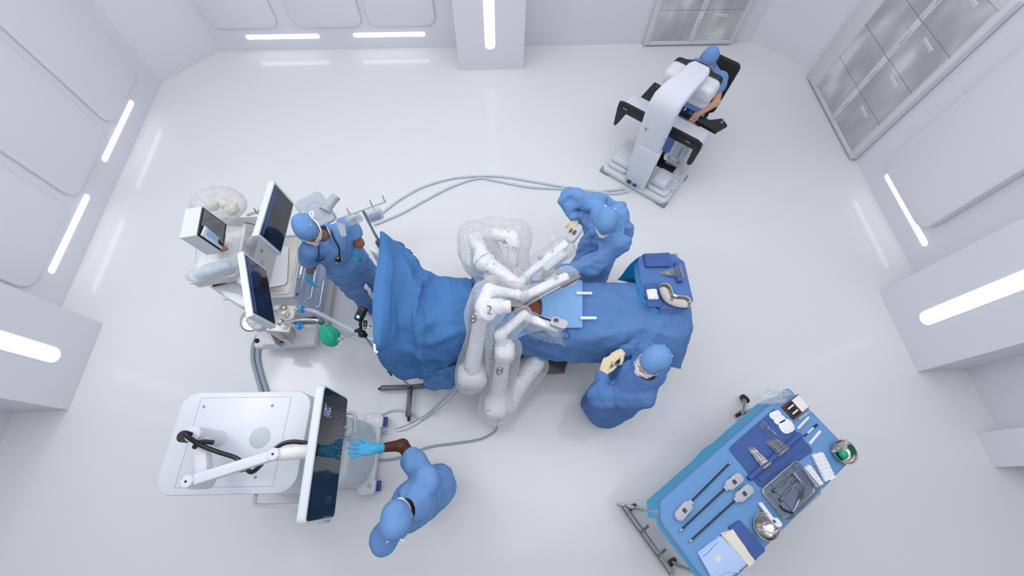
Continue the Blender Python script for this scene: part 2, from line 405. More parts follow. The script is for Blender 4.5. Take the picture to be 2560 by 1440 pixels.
def cabinet(label,c,ax,w,rows,top,depth,margin,group):
    """c: middle of the foot on the wall; ax: (along, up, out of the wall)"""
    t=thing('glass_cabinet',label,'cabinet',c,group); a,u,n=ax; c=Vector(c); t0=0.015
    def b3(mb,x,z,y,sx,sz,sy,bev=0.004): mb.box(c+a*x+u*z+n*y,(sx,sz,sy),axes=(a,u,n),bev=bev)
    z0,z1=rows[0],rows[-1]; body=MB()
    b3(body,0,(0.03+top)/2,t0/2+0.002,w,top-0.03,t0)
    for sx in (-1,1): b3(body,sx*(w/2-margin[sx]/2),(0.03+top)/2,depth/2,margin[sx],top-0.03,depth,0.008)
    inner0=-w/2+margin[-1]; inner1=w/2-margin[1]; mid=(inner0+inner1)/2; iw=inner1-inner0
    b3(body,mid,(0.03+z0)/2,depth/2,iw,z0-0.03,depth,0.008); b3(body,mid,(z1+top)/2,depth/2,iw,top-z1,depth,0.008)
    body.build('body',M_cabframe,t)
    for z in rows[1:-1]:
        sh=MB(); b3(sh,mid,z,depth*0.45,iw,0.02,depth*0.7,0.002); sh.build('shelf',M_cabin,t)
    st=0.045
    for r in range(len(rows)-1):
        za,zb=rows[r]+0.004,rows[r+1]-0.004
        for s in (-1,1):
            x0,x1=(inner0,mid-0.002) if s<0 else (mid+0.002,inner1); y=depth-0.012; d=MB()
            ix=x1-0.02 if s<0 else x0+0.02
            b3(d,ix,(za+zb)/2,y+0.004,0.045,zb-za,0.03,0.008)
            ox=x0+0.008 if s<0 else x1-0.008
            door=d.build('door',M_cabframe,t)
            e=MB(); b3(e,ox,(za+zb)/2,y,0.012,zb-za,0.02,0.003); e.build('edge_trim',M_cabframe,door)
            p=MB(); b3(p,(x0+x1)/2,(za+zb)/2,y-0.002,x1-x0-0.02,zb-za,0.006,0); p.build('pane',frosted(),door,smooth=False)
            if s>0 and r<len(rows)-1:
                g_=MB()
                for k_ in range(16): b3(g_,x0+(x1-x0)*0.35+0.012*k_,zb-0.07-0.0012*k_,y+0.0015,0.005,0.045,0.004,0)
                b3(g_,x0+(x1-x0)*0.35+0.09,zb-0.07,y+0.001,0.20,0.012,0.003,0)
                g_.build('ridged_strip',mat('ridged strip','#ececee',0.4),door,smooth=False)
            h=MB(); 
            if s>0 and r<len(rows)-1:
                b3(h,ix,za+0.24,y+0.0195,0.008,0.13,0.003,0); 
            b3(h,ix,za+0.335,y+0.0195,0.007,0.01,0.003,0); h.build('pull_slot',M_midgrey,door,smooth=False)
    lab=MB(); b3(lab,inner1-0.11,(z1+top)/2-0.01,depth+0.001,0.045,0.02,0.003,0); lab.build('vent_slot',M_midgrey,t,smooth=False)
    return t
cabinet('large frosted glass cabinet on the right wall beside the rounded corner',(XR,4.69,0),(Vector((0,-1,0)),ZV,Vector((-1,0,0))),1.70,(0.09,0.565,1.03,1.495,1.985),2.12,0.10,{-1:0.30,1:0.08},None)
cabinet('smaller frosted glass cabinet on the back wall behind the console chair',(3.285,YB,0),(Vector((1,0,0)),ZV,Vector((0,-1,0))),1.47,(0.095,0.575,1.04,1.5,1.985),2.12,0.09,{-1:0.09,1:0.06},None)
# ---------------------------------------------------------------- surgeon console
K=Frame((1.47,3.78),math.atan2(-0.653,0.757))
ka=K.ax()
def console():
    t=thing('surgeon_console','white surgeon console with black armrest at the back right of the room','console',K(0.48,0.3))
    b=MB()
    b.prism([K(x+0.485,y+0.34,0.03) for x,y in rrect(0.97,0.68,0.08)],ZV*0.07,0.02)
    b.build('base',M_white,t)
    f=MB()
    for u0 in (0.05,0.92): 
        for v0 in (0.05,0.62): f.box(K(u0,v0,0.02),(0.13,0.10,0.04),axes=ka,bev=0.012)
    f.build('foot',M_midgrey,t)
    for u0,u1,v0,v1,z1,nm in ((0.03,0.34,0.06,0.36,0.16,'foot_housing'),(0.63,0.93,0.06,0.46,0.155,'foot_housing')):
        m=MB(); uc,vc=(u0+u1)/2,(v0+v1)/2
        m.prism([K(x+uc,y+vc,0.1) for x,y in rrect(u1-u0,v1-v0,0.06)],ZV*(z1-0.1),0.025,3); m.build(nm,M_white2,t)
    m=MB(); m.prism([K(0.06,0.10,0.15),K(0.33,0.10,0.15),K(0.33,0.35,0.15),K(0.06,0.35,0.15)],ZV*0.10,0.05,3); m.prism([K(0.66,0.10,0.15),K(0.86,0.10,0.15),K(0.86,0.33,0.15),K(0.66,0.33,0.15)],ZV*0.12,0.05,3); m.build('base_cover',M_white2,t)
    for v0 in (0.26,0.47):
        m=MB(); slab(m,K(0.895,v0,0.155),0.11,0.15,0.012,0.035,ka,0.004,2); pad=m.build('foot_pad',M_white,t)
        r=MB(); 
        for k in range(5): r.box(K(0.88+0.014*k,v0,0.168),(0.004,0.11,0.003),axes=ka)
        r.build('ridge',M_grey,pad,smooth=False)
    m=MB(); m.prism([K(0.36,0.48,0.1),K(0.80,0.48,0.1),K(0.80,0.75,0.1),K(0.36,0.75,0.1)],ZV*0.012); m.build('pedal_mat',M_black,t,smooth=False)
    m=MB(); m.prism([K(0.40,0.70,0.1),K(0.80,0.70,0.1),K(0.80,1.0,0.1),K(0.40,1.0,0.1)],ZV*0.02,0.01); m.build('pedal_tray',M_grey,t,smooth=False)
    for q in (0.5,0.68): 
        m=MB(); m.box(K(q,0.64,0.125),(0.10,0.16,0.02),axes=ka,bev=0.008); m.build('pedal',M_dark,t)
    # column: lower post, sliding upper shell, arm over to the hood
    lo=MB(); lo.prism([K(0.355,-0.005,0.1),K(0.645,-0.005,0.1),K(0.63,0.12,0.1),K(0.37,0.12,0.1)],ZV*0.62,0.02,2); lo.build('lower_column',M_white2,t)
    s=MB()
    for u0 in (0.362,0.638): s.box(K(u0,0.035,0.34),(0.02,0.05,0.42),axes=ka,bev=0.004)
    s.build('column_slot',M_midgrey,t)
    up=[(0.0,0.05,0.34,0.30,.47),(0.0,0.05,0.80,0.315,.463),(0.003,0.055,1.12,0.335,.455),(0.02,0.065,1.24,0.335,.452),(0.07,0.07,1.335,0.325,.455),(0.17,0.06,1.39,0.31,.472),(0.30,0.055,1.42,0.28,.495),(0.42,0.05,1.44,0.26,.515),(0.53,0.045,1.447,0.25,.515),(0.585,0.04,1.447,0.20,.515),(0.60,0.02,1.445,0.14,.515)]
    rings=[]
    for i,(v,th,z,w,uc) in enumerate(up):
        j=min(i+1,len(up)-1); k=max(i-1,0); d=Vector((up[j][0]-up[k][0],up[j][2]-up[k][2])).normalized()
        rings.append([K(uc+x, v+0.05+y*0.75*d.y, z-y*0.75*d.x) for x,y in rrect(w,2*th,min(0.035,th*0.8),4)])
    u_=MB(); u_.loft(rings); u_.build('column',M_white,t)
    # hood: white cowl, black face band, side ear
    hs_=su(0.03,rbx(K(0.50,0.55,1.31),(0.295,0.125,0.085),0.06,ka),rbx(K(0.50,0.55,1.22),(0.285,0.10,0.10),0.06,ka))
    sculpt('hood',hs_,0.014,M_white,t)
    hb=cut(su(0.04,rbx(K(0.50,0.69,1.29),(0.285,0.06,0.11),0.05,ka),ell(K(0.47,0.70,1.28),(0.27,0.20,0.11),ka)),rbx(K(0.47,0.95,1.27),(0.10,0.09,0.09),0.03,ka)); sculpt('face_rest',hb,0.014,M_black,t)
    m=MB(); m.box(K(0.195,0.60,1.22),(0.03,0.05,0.07),axes=ka,bev=0.01); m.build('ear_knob',M_black,t)
    # control body
    cb=MB(); cb.prism([K(x+0.42,y+0.52,0.66) for x,y in rrect(1.06,0.24,0.05)],ZV*0.145,0.03,3); cb.build('control_body',M_white,t)
    sd=MB(); sd.prism([K(0.90,0.42,0.30),K(0.955,0.42,0.30),K(0.955,0.68,0.30),K(0.90,0.68,0.30)],ZV*0.42,0.02,2); side=sd.build('side_panel',M_white,t)
    text('lettering','OTTAVA',K(0.957,0.55,0.50),(0,0,-1),K.v,0.085,M_ink,side)
    bar=[K(-0.115,0.40,0.46),K(-0.115,0.392,0.70),K(-0.10,0.392,0.765),K(-0.05,0.392,0.785)]+[K(x,0.392,0.785) for x in (0.2,0.6,0.86)]+[K(0.905,0.392,0.765),K(0.92,0.392,0.70),K(0.92,0.40,0.46)]
    m=MB()
    for p,q_ in (((-0.15,0.68),(-0.06,0.80)),):pass
    m.prism([K(-0.16,0.375,0.80),K(-0.10,0.375,0.815),K(0.90,0.375,0.815),K(0.96,0.375,0.79),K(0.975,0.375,0.72),K(0.965,0.375,0.48),K(0.935,0.375,0.45),K(0.905,0.375,0.48),K(0.895,0.375,0.69),K(0.33,0.375,0.69),K(-0.03,0.375,0.69),K(-0.09,0.375,0.52),K(-0.12,0.375,0.45),K(-0.15,0.375,0.47),K(-0.165,0.375,0.72)],K.v*0.05,0.01,2)
    bump=m.build('front_bumper',M_black,t)
    text('icon','M M',K(0.80,0.374,0.755),K.u,ZV,0.03,M_inkw,bump); text('icon','M M',K(-0.06,0.374,0.755),K.u,ZV,0.03,M_inkw,bump)
    ar=MB(); ar.prism([K(0.20,0.735,0.74),K(1.0,0.70,0.74),K(1.06,0.88,0.74),K(0.96,0.95,0.74),K(0.85,0.83,0.74),K(0.75,0.82,0.74),K(0.20,0.84,0.74)],ZV*0.055,0.015,2); arm=ar.build('armrest',M_black,t)
    sc=MB(); sc.box(K(0.60,0.78,0.80),(0.17,0.085,0.008),axes=ka,bev=0.003); scr=sc.build('touchscreen',M_screen,t)
    text('readout','1 2',K(0.60,0.79,0.8048),K.u,K.v,0.035,M_blueglow,scr)
    g=MB(); g.box(K(0.62,0.75,0.8045),(0.09,0.003,0.001),axes=ka); g.box(K(0.535,0.785,0.8045),(0.02,0.05,0.001),axes=ka); g.box(K(0.66,0.785,0.8045),(0.02,0.05,0.001),axes=ka); g.build('display_bar',M_blueglow,scr,smooth=False)
    kn=MB()
    for dv,dm in ((0.86,M_chrome),(0.905,None)): kn.lathe(K(0.985,dv,0.795),[(0.015,0),(0.015,0.008),(0.009,0.01)],n=16)
    kn.build('dial',M_steel,arm)
    lb=MB(); lb.prism([K(-0.02,0.66,0.70),K(0.14,0.66,0.70),K(0.14,1.04,0.70),K(-0.02,1.04,0.70)],ZV*0.06,0.02,2); lbo=lb.build('control_box',M_black,t)
    text('icon','I I',K(0.05,0.97,0.7612),K.u,K.v,0.03,M_inkw,lbo)
    # white leg guard with slots
    lg=MB()
    for u0 in (0.655,0.79): lg.box(K(u0,0.60,0.42),(0.05,0.03,0.46),axes=ka,bev=0.01)
    lg.box(K(0.722,0.60,0.64),(0.185,0.03,0.06),axes=ka,bev=0.01); lg.box(K(0.722,0.60,0.19),(0.185,0.03,0.12),axes=ka,bev=0.01); lg.box(K(0.70,0.605,0.42),(0.07,0.02,0.40),axes=ka,bev=0.006); lg.build('leg_guard',M_white2,t)
    # socket panel at the foot, plug and label
    so=MB(); so.box(K(0.475,-0.012,0.15),(0.19,0.025,0.09),axes=ka,bev=0.01); sp=so.build('socket_panel',M_grey,t)
    s2=MB(); s2.box(K(0.43,-0.03,0.15),(0.06,0.03,0.05),axes=ka,bev=0.008); s2.build('plug',M_dark,sp)
    s3=MB(); s3.box(K(0.515,-0.03,0.145),(0.05,0.03,0.04),axes=ka,bev=0.008); s3.build('plug',M_navy,sp)
    m=MB()
    for u0,z0 in ((0.345,0.98),(0.60,0.98)): m.box(K(u0+0.03,-0.008,z0),(0.018,0.006,0.03),axes=ka)
    m.build('latch',M_midgrey,t)
    return t
console()
# the surgeon's chair
def surgeon_chair():
    t=thing('swivel_chair','tall black padded chair behind the surgeon console','chair',K(0.52,1.25))
    st=MB(); slab(st,K(0.52,1.12,0.46),0.48,0.46,0.075,0.10,ka,0.03,3); st.build('seat',M_blackpad,t)
    tilt=Vector((0,0,1))*0.955+K.v*0.30; tilt.normalize(); nb=K.u.cross(tilt)
    bk=MB(); slab(bk,K(0.545,1.41,0.79),0.50,0.64,0.055,0.07,(K.u,tilt,-nb),0.02,3); bk.build('backrest',M_blackpad,t)
    p=MB(); p.lathe(K(0.52,1.14,0.10),[(0.03,0),(0.03,0.36)]); p.build('gas_post',M_chrome,t)
    for k in range(5):
        a=2*PI*k/5+0.4; d=K.u*math.cos(a)+K.v*math.sin(a); L=MB(); L.tube([K(0.52,1.14,0.11),K(0.52,1.14,0.085)+d*0.26],[0.026,0.018],8); leg=L.build('leg',M_black,t)
        w=MB(); w.lathe(K(0.52,1.14,0.034)+d*0.27-ZV.cross(d)*0.02,[(0.03,0),(0.033,0.006),(0.033,0.034),(0.03,0.04)],axis=ZV.cross(d),n=14); w.build('caster',M_black,leg)
    br=MB(); br.tube([K(0.52,1.2,0.44),K(0.52,1.36,0.45),K(0.535,1.40,0.60)],0.02,8); br.build('back_bracket',M_black,t)
surgeon_chair()
# ---------------------------------------------------------------- vision tower with its big screen
T=Frame((-2.25,0.055),-0.035); ta=T.ax()
def tower():
    t=thing('vision_tower','big white equipment tower with flat lid and a wide screen on an arm, front left','cart',T(0.45,0.33))
    W_,D_=0.90,0.655
    bd=MB(); bd.prism([T(x+W_/2,y+D_/2,0.62) for x,y in rrect(W_,D_,0.115,7)],ZV*0.78,0.012,2); bd.build('upper_body',M_white,t)
    lo=MB(); lo.prism([T(x+0.48,y+D_/2,0.14) for x,y in rrect(0.94,0.56,0.12,7)],ZV*0.50,0.02,2); lo.build('lower_body',M_white2,t)
    fp=MB()
    rings=[]
    for z,u0 in ((0.17,1.035),(0.30,1.02),(0.45,0.985),(0.60,0.935),(0.66,0.90)):
        rings.append([T(u0-0.10*abs(s)**3-0.012*0, D_/2+s*0.27, z) for s in [-1+2*k/12 for k in range(13)]]+[T(0.86,D_/2+s*0.27,z) for s in [1-2*k/12 for k in range(13)]])
    fp.loft(rings); fp.build('glass_front',mat('smoky front panel','#c9d2da',0.12,spec=0.6),t)
    ba=MB(); ba.prism([T(x+0.52,y+D_/2,0.07) for x,y in rrect(1.06,0.60,0.10,6)],ZV*0.07,0.02,2); ba.build('base',M_white,t)
    for u0,v0 in ((0.98,0.04),(0.98,D_-0.04),(0.45,-0.015),(0.2,D_-0.02)):
        c=MB(); c.prism([T(u0+x,v0+y,0.085) for x,y in rrect(0.17,0.15,0.05)],ZV*0.06,0.015,2); cs=c.build('caster_arm',M_white,t)
        w=MB(); w.lathe(T(u0+0.04,v0-0.015 if v0<0.2 else v0-0.015,0.06),[(0.05,0),(0.06,0.006),(0.06,0.034),(0.05,0.04)],axis=T.v,n=18); w.build('wheel',M_dark,cs)
        if u0>0.9:
            br=MB(); br.box(T(u0+0.10,v0,0.085),(0.035,0.09,0.05),axes=ta,bev=0.008); br.build('brake_pedal',M_navy,cs)
        rg=MB(); rg.lathe(T(u0+0.03,v0,0.145),[(0.022,0),(0.022,0.003),(0.014,0.003),(0.014,0.001)],n=18); rg.build('cap_ring',M_steel,cs)
    # lid seams, screws, wifi dome
    s=MB(); 
    for a,b in (((0.13,0.045),(0.13,0.615)),((0.755,0.045),(0.755,0.615)),((0.13,0.045),(0.755,0.045)),((0.13,0.615),(0.755,0.615))):
        c=((a[0]+b[0])/2,(a[1]+b[1])/2); s.box(T(c[0],c[1],1.4003),(abs(b[0]-a[0])+0.002,abs(b[1]-a[1])+0.002,0.0012),axes=ta)
    s.build('lid_seam',M_seam,t,smooth=False)
    for u0,v0 in ((0.165,0.555),(0.635,0.555),(0.165,0.10),(0.63,0.10)):
        w=MB(); w.lathe(T(u0,v0,1.4),[(0.010,0),(0.010,0.002),(0.006,0.003)],n=12); w.build('screw',M_midgrey,t)
    d=MB(); d.lathe(T(0.60,0.345,1.399),[(0.068,0),(0.068,0.004),(0.05,0.008),(0.01,0.010)],n=32); d.build('speaker_disc',M_grey,t)
    # equipment bay in the front face
    bay=MB(); bay.box(T(0.897,D_/2,0.99),(0.014,0.50,0.62),axes=ta,bev=0.003); bb=bay.build('equipment_bay',M_black,t)
    for z0,h in ((1.22,0.16),(0.92,0.18)):
        u_=MB(); u_.box(T(0.905,D_/2+0.0,z0),(0.03,0.36,h),axes=ta,bev=0.006); un=u_.build('device_front',M_white2,bb)
        q=MB(); q.lathe(T(0.921,D_/2+0.09,z0),[(0.05,0),(0.05,0.006),(0.035,0.008)],axis=T.u,n=24); q.build('dial',M_midgrey,un)
        q=MB(); q.box(T(0.922,D_/2-0.05,z0),(0.004,0.10,0.05),axes=ta); q.build('display',M_blueglow,un,smooth=False)
    rail=MB(); rail.tube(bez([T(0.50,-0.005,1.1),T(0.50,-0.06,1.09),T(0.56,-0.075,1.09),T(0.90,-0.075,1.09),T(0.97,-0.06,1.09),T(0.98,-0.01,1.09),T(0.90,0.0,1.09)],5),0.014,8); rail.build('side_rail',M_offw,t)
    hd=MB(); hd.tube(bez([T(0.92,0.60,0.75),T(1.0,0.58,0.78),T(1.02,0.45,0.78),T(0.98,0.40,0.76)],5),0.016,8); hd.build('front_handle',M_grey,t)
    # arm: post, links, neck
    po=MB(); po.lathe(T(0.325,0.345,1.4),[(0.055,0),(0.05,0.01),(0.048,0.26),(0.03,0.275)],n=24)
    e0=T(0.325,0.345,1.64); e1=P(483,1204,1.68); e2=P(695,1137,1.68); e3=P(752,1130,1.66)
    po.build('arm_post',M_white,t)
    l1=MB(); l1.prism([e0+Vector((0,0,-0.10))+T.u*s*0.045 for s in (-1,1)]+[e1+Vector((0,0,-0.14))+T.u*s*0.04 for s in (1,-1)],ZV*0.07,0.02,2); l1.build('lower_arm',M_white,t)
    jt=MB(); jt.lathe(e1-ZV*0.15,[(0.038,0),(0.042,0.01),(0.042,0.14),(0.03,0.15)],n=22); jt.build('elbow',M_white,t)
    d=(e2-e1).normalized(); sd=ZV.cross(d)
    l2=MB(); l2.prism([e1+d*0.03+sd*0.032,e1+d*0.03-sd*0.032,e2-sd*0.03,e2+sd*0.03],ZV*0.055,0.012,2); l2.build('upper_arm',M_white,t)
    for e in (e1,e2): jj=MB(); jj.lathe(e+ZV*0.0,[(0.036,-0.01),(0.036,0.058),(0.03,0.064)],n=22); jj.build('joint_cap',M_white,t)
    ht=MB(); 
    for e in (e1,e2): ht.lathe(e+ZV*0.062,[(0.007,0),(0.007,0.004)],n=10)
    ht.build('joint_screw',M_black,t)
    nk=MB(); nk.tube([e2+ZV*0.02,e3+ZV*0.01,Vector((-1.13,e3.y,1.66))],[0.036,0.042,0.04],14); nk.build('screen_neck',M_offw,t)
    # screen: back shell, glass, soft glow marks
    cx,cz=-1.085,1.655; yc=0.238; ax=(Vector((0,1,0)),ZV,Vector((1,0,0)))
    sh=MB(); slab(sh,Vector((cx-0.028,yc,cz)),0.745,0.425,0.052,0.035,ax,0.014,3); scr=sh.build('monitor_shell',M_white,t)
    gl=MB(); slab(gl,Vector((cx+0.0235,yc,cz)),0.715,0.40,0.004,0.025,ax,0.001,1); gl.build('screen',M_screen,t)
    tr=MB(); tr.box(Vector((cx,yc-0.376,cz-0.12)),(0.035,0.02,0.11),bev=0.006); tr.build('edge_handle',M_grey,t)
    mk=MB(); r=random.Random(3)
    for k in range(26): mk.box(Vector((cx+0.0282,yc+0.20+0.012*(k//5)+r.uniform(-.004,.004),cz+0.165-0.021*(k%5)-r.uniform(0,.01))),(0.0006,0.003+r.random()*0.008,0.004+r.random()*0.008))
    for k in range(40): mk.box(Vector((cx+0.0282,yc+0.25-0.03*(k%8)-r.uniform(0,.012),cz-0.02-0.03*(k//8))),(0.0006,0.0025,0.0025+0.004*(k%3==0)))
    for k in range(9): mk.box(Vector((cx+0.0282,yc-0.27+0.013*(k//3),cz-0.03-0.035*(k%3))),(0.0006,0.003,0.003))
    mk.build('screen_print',mat('screen glyphs','#9fb6e8',0.4,emit=0.7,ecol='#8aa6e6'),t,smooth=False)
    # black cable over the arm
    cb=MB(); cb.tube(bez([P(478,1086,1.69),P(462,1082,1.73),P(470,1092,1.72),P(500,1112,1.66),P(545,1130,1.60),P(590,1145,1.58),P(612,1165,1.60),P(635,1178,1.62),P(690,1120,1.60),P(725,1105,1.60),P(765,1108,1.60),Vector((-1.12,0.27,1.60))],6),0.014,8); cb.build('arm_cable',M_black,t)
    cl=MB(); cl.tube([P(486,1118,1.64),P(500,1106,1.66),P(512,1104,1.66),P(535,1107,1.64)],0.016,6); cl.build('cable_clip',M_black,t)
    bk=MB(); bk.lathe(P(470,1093,1.60),[(0.035,0),(0.035,0.05)],n=18); bk.build('pivot_cap',M_black,t)
    mk=MB(); mk.tube([P(600,1178,1.62),P(625,1172,1.62)],0.008,6); mk.build('pull_tab',M_black,t)
tower()
# ---------------------------------------------------------------- instrument tables
M_sheet=mat('blue drape sheet','#709dcf',0.85,bump=0.12,bscale=22,var=0.05,vscale=14,spec=0.2)
M_sheet2=mat('pale blue drape','#8ab4e4',0.8,bump=0.1,bscale=30,var=0.03,spec=0.2)
M_towel=mat('dark blue towel','#4f68a4',0.95,bump=0.25,bscale=260,var=0.05,vscale=30,spec=0.1)
M_cyan=mat('cyan drape backing','#52bbea',0.55,bump=0.1,bscale=18,spec=0.3)
M_cyan2=mat('deep cyan drape','#0f7fc0',0.6,bump=0.15,bscale=14,spec=0.3)
M_gauze=mat('white gauze','#eef1f6',0.95,bump=0.4,bscale=120,spec=0.1)
M_gown=mat('pale blue gown cloth','#b9d0f6',0.9,bump=0.15,bscale=60,spec=0.1)
M_cream=mat('cream cloth','#e9e2d4',0.95,bump=0.2,bscale=90,spec=0.1)
M_wood=mat('red brown wood','#6b3320',0.45,bump=0.1,bscale=60)
M_foam=mat('black foam','#26282c',0.9)
M_clear=film('clear plastic',body=0.22,gloss=0.15,rough=0.08,bump=0.1)
M_wrap=film('crumpled wrap','#f4f8ff',body=0.5,gloss=0.15,rough=0.2,bump=1.0,bscale=25)
M_green=mat('green rubber','#17a882',0.4,spec=0.5)
M_tgrey=mat('instrument grey','#b4bac6',0.4)
B=Frame((1.442,-0.783),math.radians(32)); ba_=B.ax(); TZ=0.90
TW,TD=1.60,0.664
def onto(px,py,dz=0.0): return P(px,py,TZ+dz)
def back_table():
    t=thing('back_table','long steel instrument table draped in blue with a cyan edge, front right','table',B(0.8,0.33))
    tp=MB(); tp.prism([B(0.03,0.03,0.845),B(TW-0.03,0.03,0.845),B(TW-0.03,TD-0.03,0.845),B(0.14,TD-0.03,0.845),B(0.03,TD-0.15,0.845)],ZV*0.04,0.01); tp.build('tabletop',M_steel,t)
    for u0 in (0.06,TW-0.06):
        for v0 in (0.07,TD-0.07):
            l=MB(); l.tube([B(u0,v0,0.10),B(u0,v0,0.85)],0.016,10); lg=l.build('leg',M_steel,t)
            w=MB(); w.lathe(B(u0,v0,0.055)-B.v*0.015,[(0.03,0),(0.05,0.004),(0.05,0.026),(0.03,0.03)],axis=B.v,n=18); w.build('wheel',M_black,lg)
    br=MB()
    br.tube([B(-0.03,0.02,0.12),B(-0.03,TD+0.03,0.12)],0.012,8); br.tube([B(0.0,0.02,0.15),B(0.0,TD+0.0,0.15)],0.012,8)
    br.tube([B(-0.05,TD+0.045,0.13),B(0.06,TD-0.07,0.14)],0.016,8)
    for v0 in (0.20,0.42): br.box(B(0.02,v0,0.15),(0.09,0.02,0.02),axes=ba_)
    br.tube([B(-0.03,0.02,0.12),B(0.07,0.07,0.14)],0.012,8); br.build('foot_rail',M_steel,t)
    b2=MB(); b2.tube([B(TW+0.08,TD-0.0,0.08),B(TW-0.10,TD-0.08,0.17)],0.018,8); b2.build('foot_rail',M_steel,t); b2=MB(); b2.tube([B(TW+0.02,0.05,0.13),B(TW-0.06,0.07,0.16)],0.014,8); b2.build('foot_rail',M_steel,t)
    w=MB(); w.lathe(B(TW+0.08,TD+0.0,0.055),[(0.03,0),(0.05,0.005),(0.05,0.028),(0.03,0.033)],axis=B.u,n=18); w.build('wheel',M_black,t)
back_table()
def side_sheet(corners,z0,drop,step=0.03,flare=0.0,wav=0.006,seed=1):
    """open hanging skirt below the outline corners (plan points)"""
    rs=random.Random(seed); pts=[]
    n=len(corners)
    for i in range(n-1):
        a,b=Vector(corners[i]),Vector(corners[i+1]); k=max(1,int((b-a).length/step))
        pts+= [a.lerp(b,j/k) for j in range(k)]
    pts.append(Vector(corners[-1])); c=sum((Vector(p) for p in corners),Vector((0,0,0)))/n
    rows=[]
    for r in range(7):
        f=r/6; row=[]
        for i,p in enumerate(pts):
            o=(p-c); o.z=0; o.normalize(); w=math.sin(i*0.55+seed)*wav*f*2+math.sin(i*0.23+seed*2)*wav*2*f
            row.append(Vector((p.x+o.x*(flare*f+w),p.y+o.y*(flare*f+w),z0-drop*f)))
        rows.append(row)
    v=[p for r in rows for p in r]; m=len(pts); return v,[(r*m+i,r*m+i+1,(r+1)*m+i+1,(r+1)*m+i) for r in range(6) for i in range(m-1)]
def table_drape():
    t=thing('table_drape','blue drape sheet with cyan backing over the long instrument table','drape',B(0.8,0.33,TZ))
    mb=MB(); e=0.0
    out=[(0.07,0.0),(TW-0.0,0.0),(TW,TD-0.10),(TW-0.02,TD-0.04),(TW-0.07,TD),(0.16,TD),(0.04,TD-0.08),(0.0,TD-0.16),(0.0,0.05)]
    N=56;Mv=26; vs=[];fs=[]
    f=rbx(B(TW/2,TD/2,TZ-0.03),(TW/2,TD/2,0.03),0.02,ba_)
    o=cut(f,hs(B(0.02,TD-0.02,0),B.u*0.75-B.v*0.66 )) if False else f
    o=cut(o,)
    # cut the near-left corner off
    nrm=(B.u*-0.75+B.v*0.66); g=hs(B(0.055,TD-0.045,TZ),nrm); o=both(o,g); o=wrinkle(o,0.0012,16,3)
    sculpt('top_sheet',o,0.011,M_sheet,t)
    cs=[B(0.03,TD-0.10),B(0.10,TD-0.005),B(TW-0.10,TD-0.005),B(TW-0.02,TD-0.06)]
    v,f_=side_sheet(cs,TZ-0.035,0.30,flare=0.0,wav=0.004); link_mesh('cyan_skirt',v,f_,M_cyan,t)
    cs=[B(0.10,0.005),B(0.0,0.02),B(-0.002,TD-0.14),B(0.05,TD-0.08)]
    v,f_=side_sheet(cs,TZ-0.035,0.12,flare=0.0,wav=0.003); link_mesh('cyan_skirt',v,f_,M_cyan,t)
    cs=[B(TW-0.02,TD-0.06),B(TW-0.003,TD-0.15),B(TW-0.003,0.02),B(0.1,0.003)]
    v,f_=side_sheet(cs,TZ-0.03,0.25,seed=4,wav=0.004); link_mesh('blue_skirt',v,f_,M_sheet,t)
table_drape()
def crumple(name,pts,h,m,parent,seed=2,n=14,thick=0.05,label=None,cat=None):
    """loose crumpled sheet over a quad of world points"""
    a,b,c,d=[Vector(p) for p in pts]; rs=np.random.RandomState(seed); vs=[]
    ph=rs.rand(6)*6; 
    for i in range(n+1):
        for j in range(n+1):
            s,q=i/n,j/n; p=(a.lerp(b,s)).lerp(d.lerp(c,s),q); e=min(s,1-s,q,1-q)*4
            z=h*(abs(math.sin(7*s+4*q+ph[0]))*0.5+abs(math.sin(5*q-9*s+ph[1]))*0.5)*min(1,e+0.25)
            vs.append(p+Vector((math.sin(9*q+ph[2])*0.008,math.sin(8*s+ph[3])*0.008,z)))
    fs=[(i*(n+1)+j,(i+1)*(n+1)+j,(i+1)*(n+1)+j+1,i*(n+1)+j+1) for i in range(n) for j in range(n)]
    o=link_mesh(name,vs,fs,m,parent); 
    if label: tag(o,label,cat)
    return o
crumple('plastic_wrap',[onto(1863,1012,0.0),onto(1940,965,0.0),onto(1985,985,0.004),onto(1950,1013,0.004)],0.05,M_wrap,None,label='crumpled clear wrap at the far corner of the draped table',cat='wrapping')
def layered(name,label,cat,px,z,layers,th,m,group=None,edge=None,slip=0.004,bev=0.004,seed=0,hem=None):
    """folded cloth: a stack of thin layers over four pixel corners"""
    rs=random.Random(seed); t=None; c=[P(x,y,z) for x,y in px]; mid=sum(c,Vector((0,0,0)))/4
    t=thing(name,label,cat,mid,group)
    for k in range(layers):
        g=1-0.012*k; q=[mid+(p-mid)*g+Vector((rs.uniform(-slip,slip),rs.uniform(-slip,slip),0)) for p in c]
        q=[Vector((p.x,p.y,z+k*th)) for p in q]
        # round the outline a little and dent it
        poly=[]
        for i in range(4):
            a,b=q[i],q[(i+1)%4]
            for s in (0.04,0.25,0.5,0.75,0.96): poly.append(a.lerp(b,s)+Vector((rs.uniform(-1,1),rs.uniform(-1,1),0))*slip*0.35)
        mb=MB(); mb.prism(poly,ZV*th*0.93,min(bev,th*0.4),2); mb.build('cloth_layer' if k<layers-1 else 'top_layer',m,t)
    return t
layered('surgical_towel','wide dark blue towel under the clamps and white dishes','towel',[(1819,1122),(1937,1019),(2034,1127),(1899,1221)],TZ+0.001,1,0.006,M_towel)
rl=thing('rolled_towel','dark blue towel rolled into a long bolster under the clamps','towel',onto(1935,1145,0.008))
r0,r1=onto(1872,1197,0.026),onto(2001,1086,0.026); dr=(r1-r0).normalized(); sdv=ZV.cross(dr)
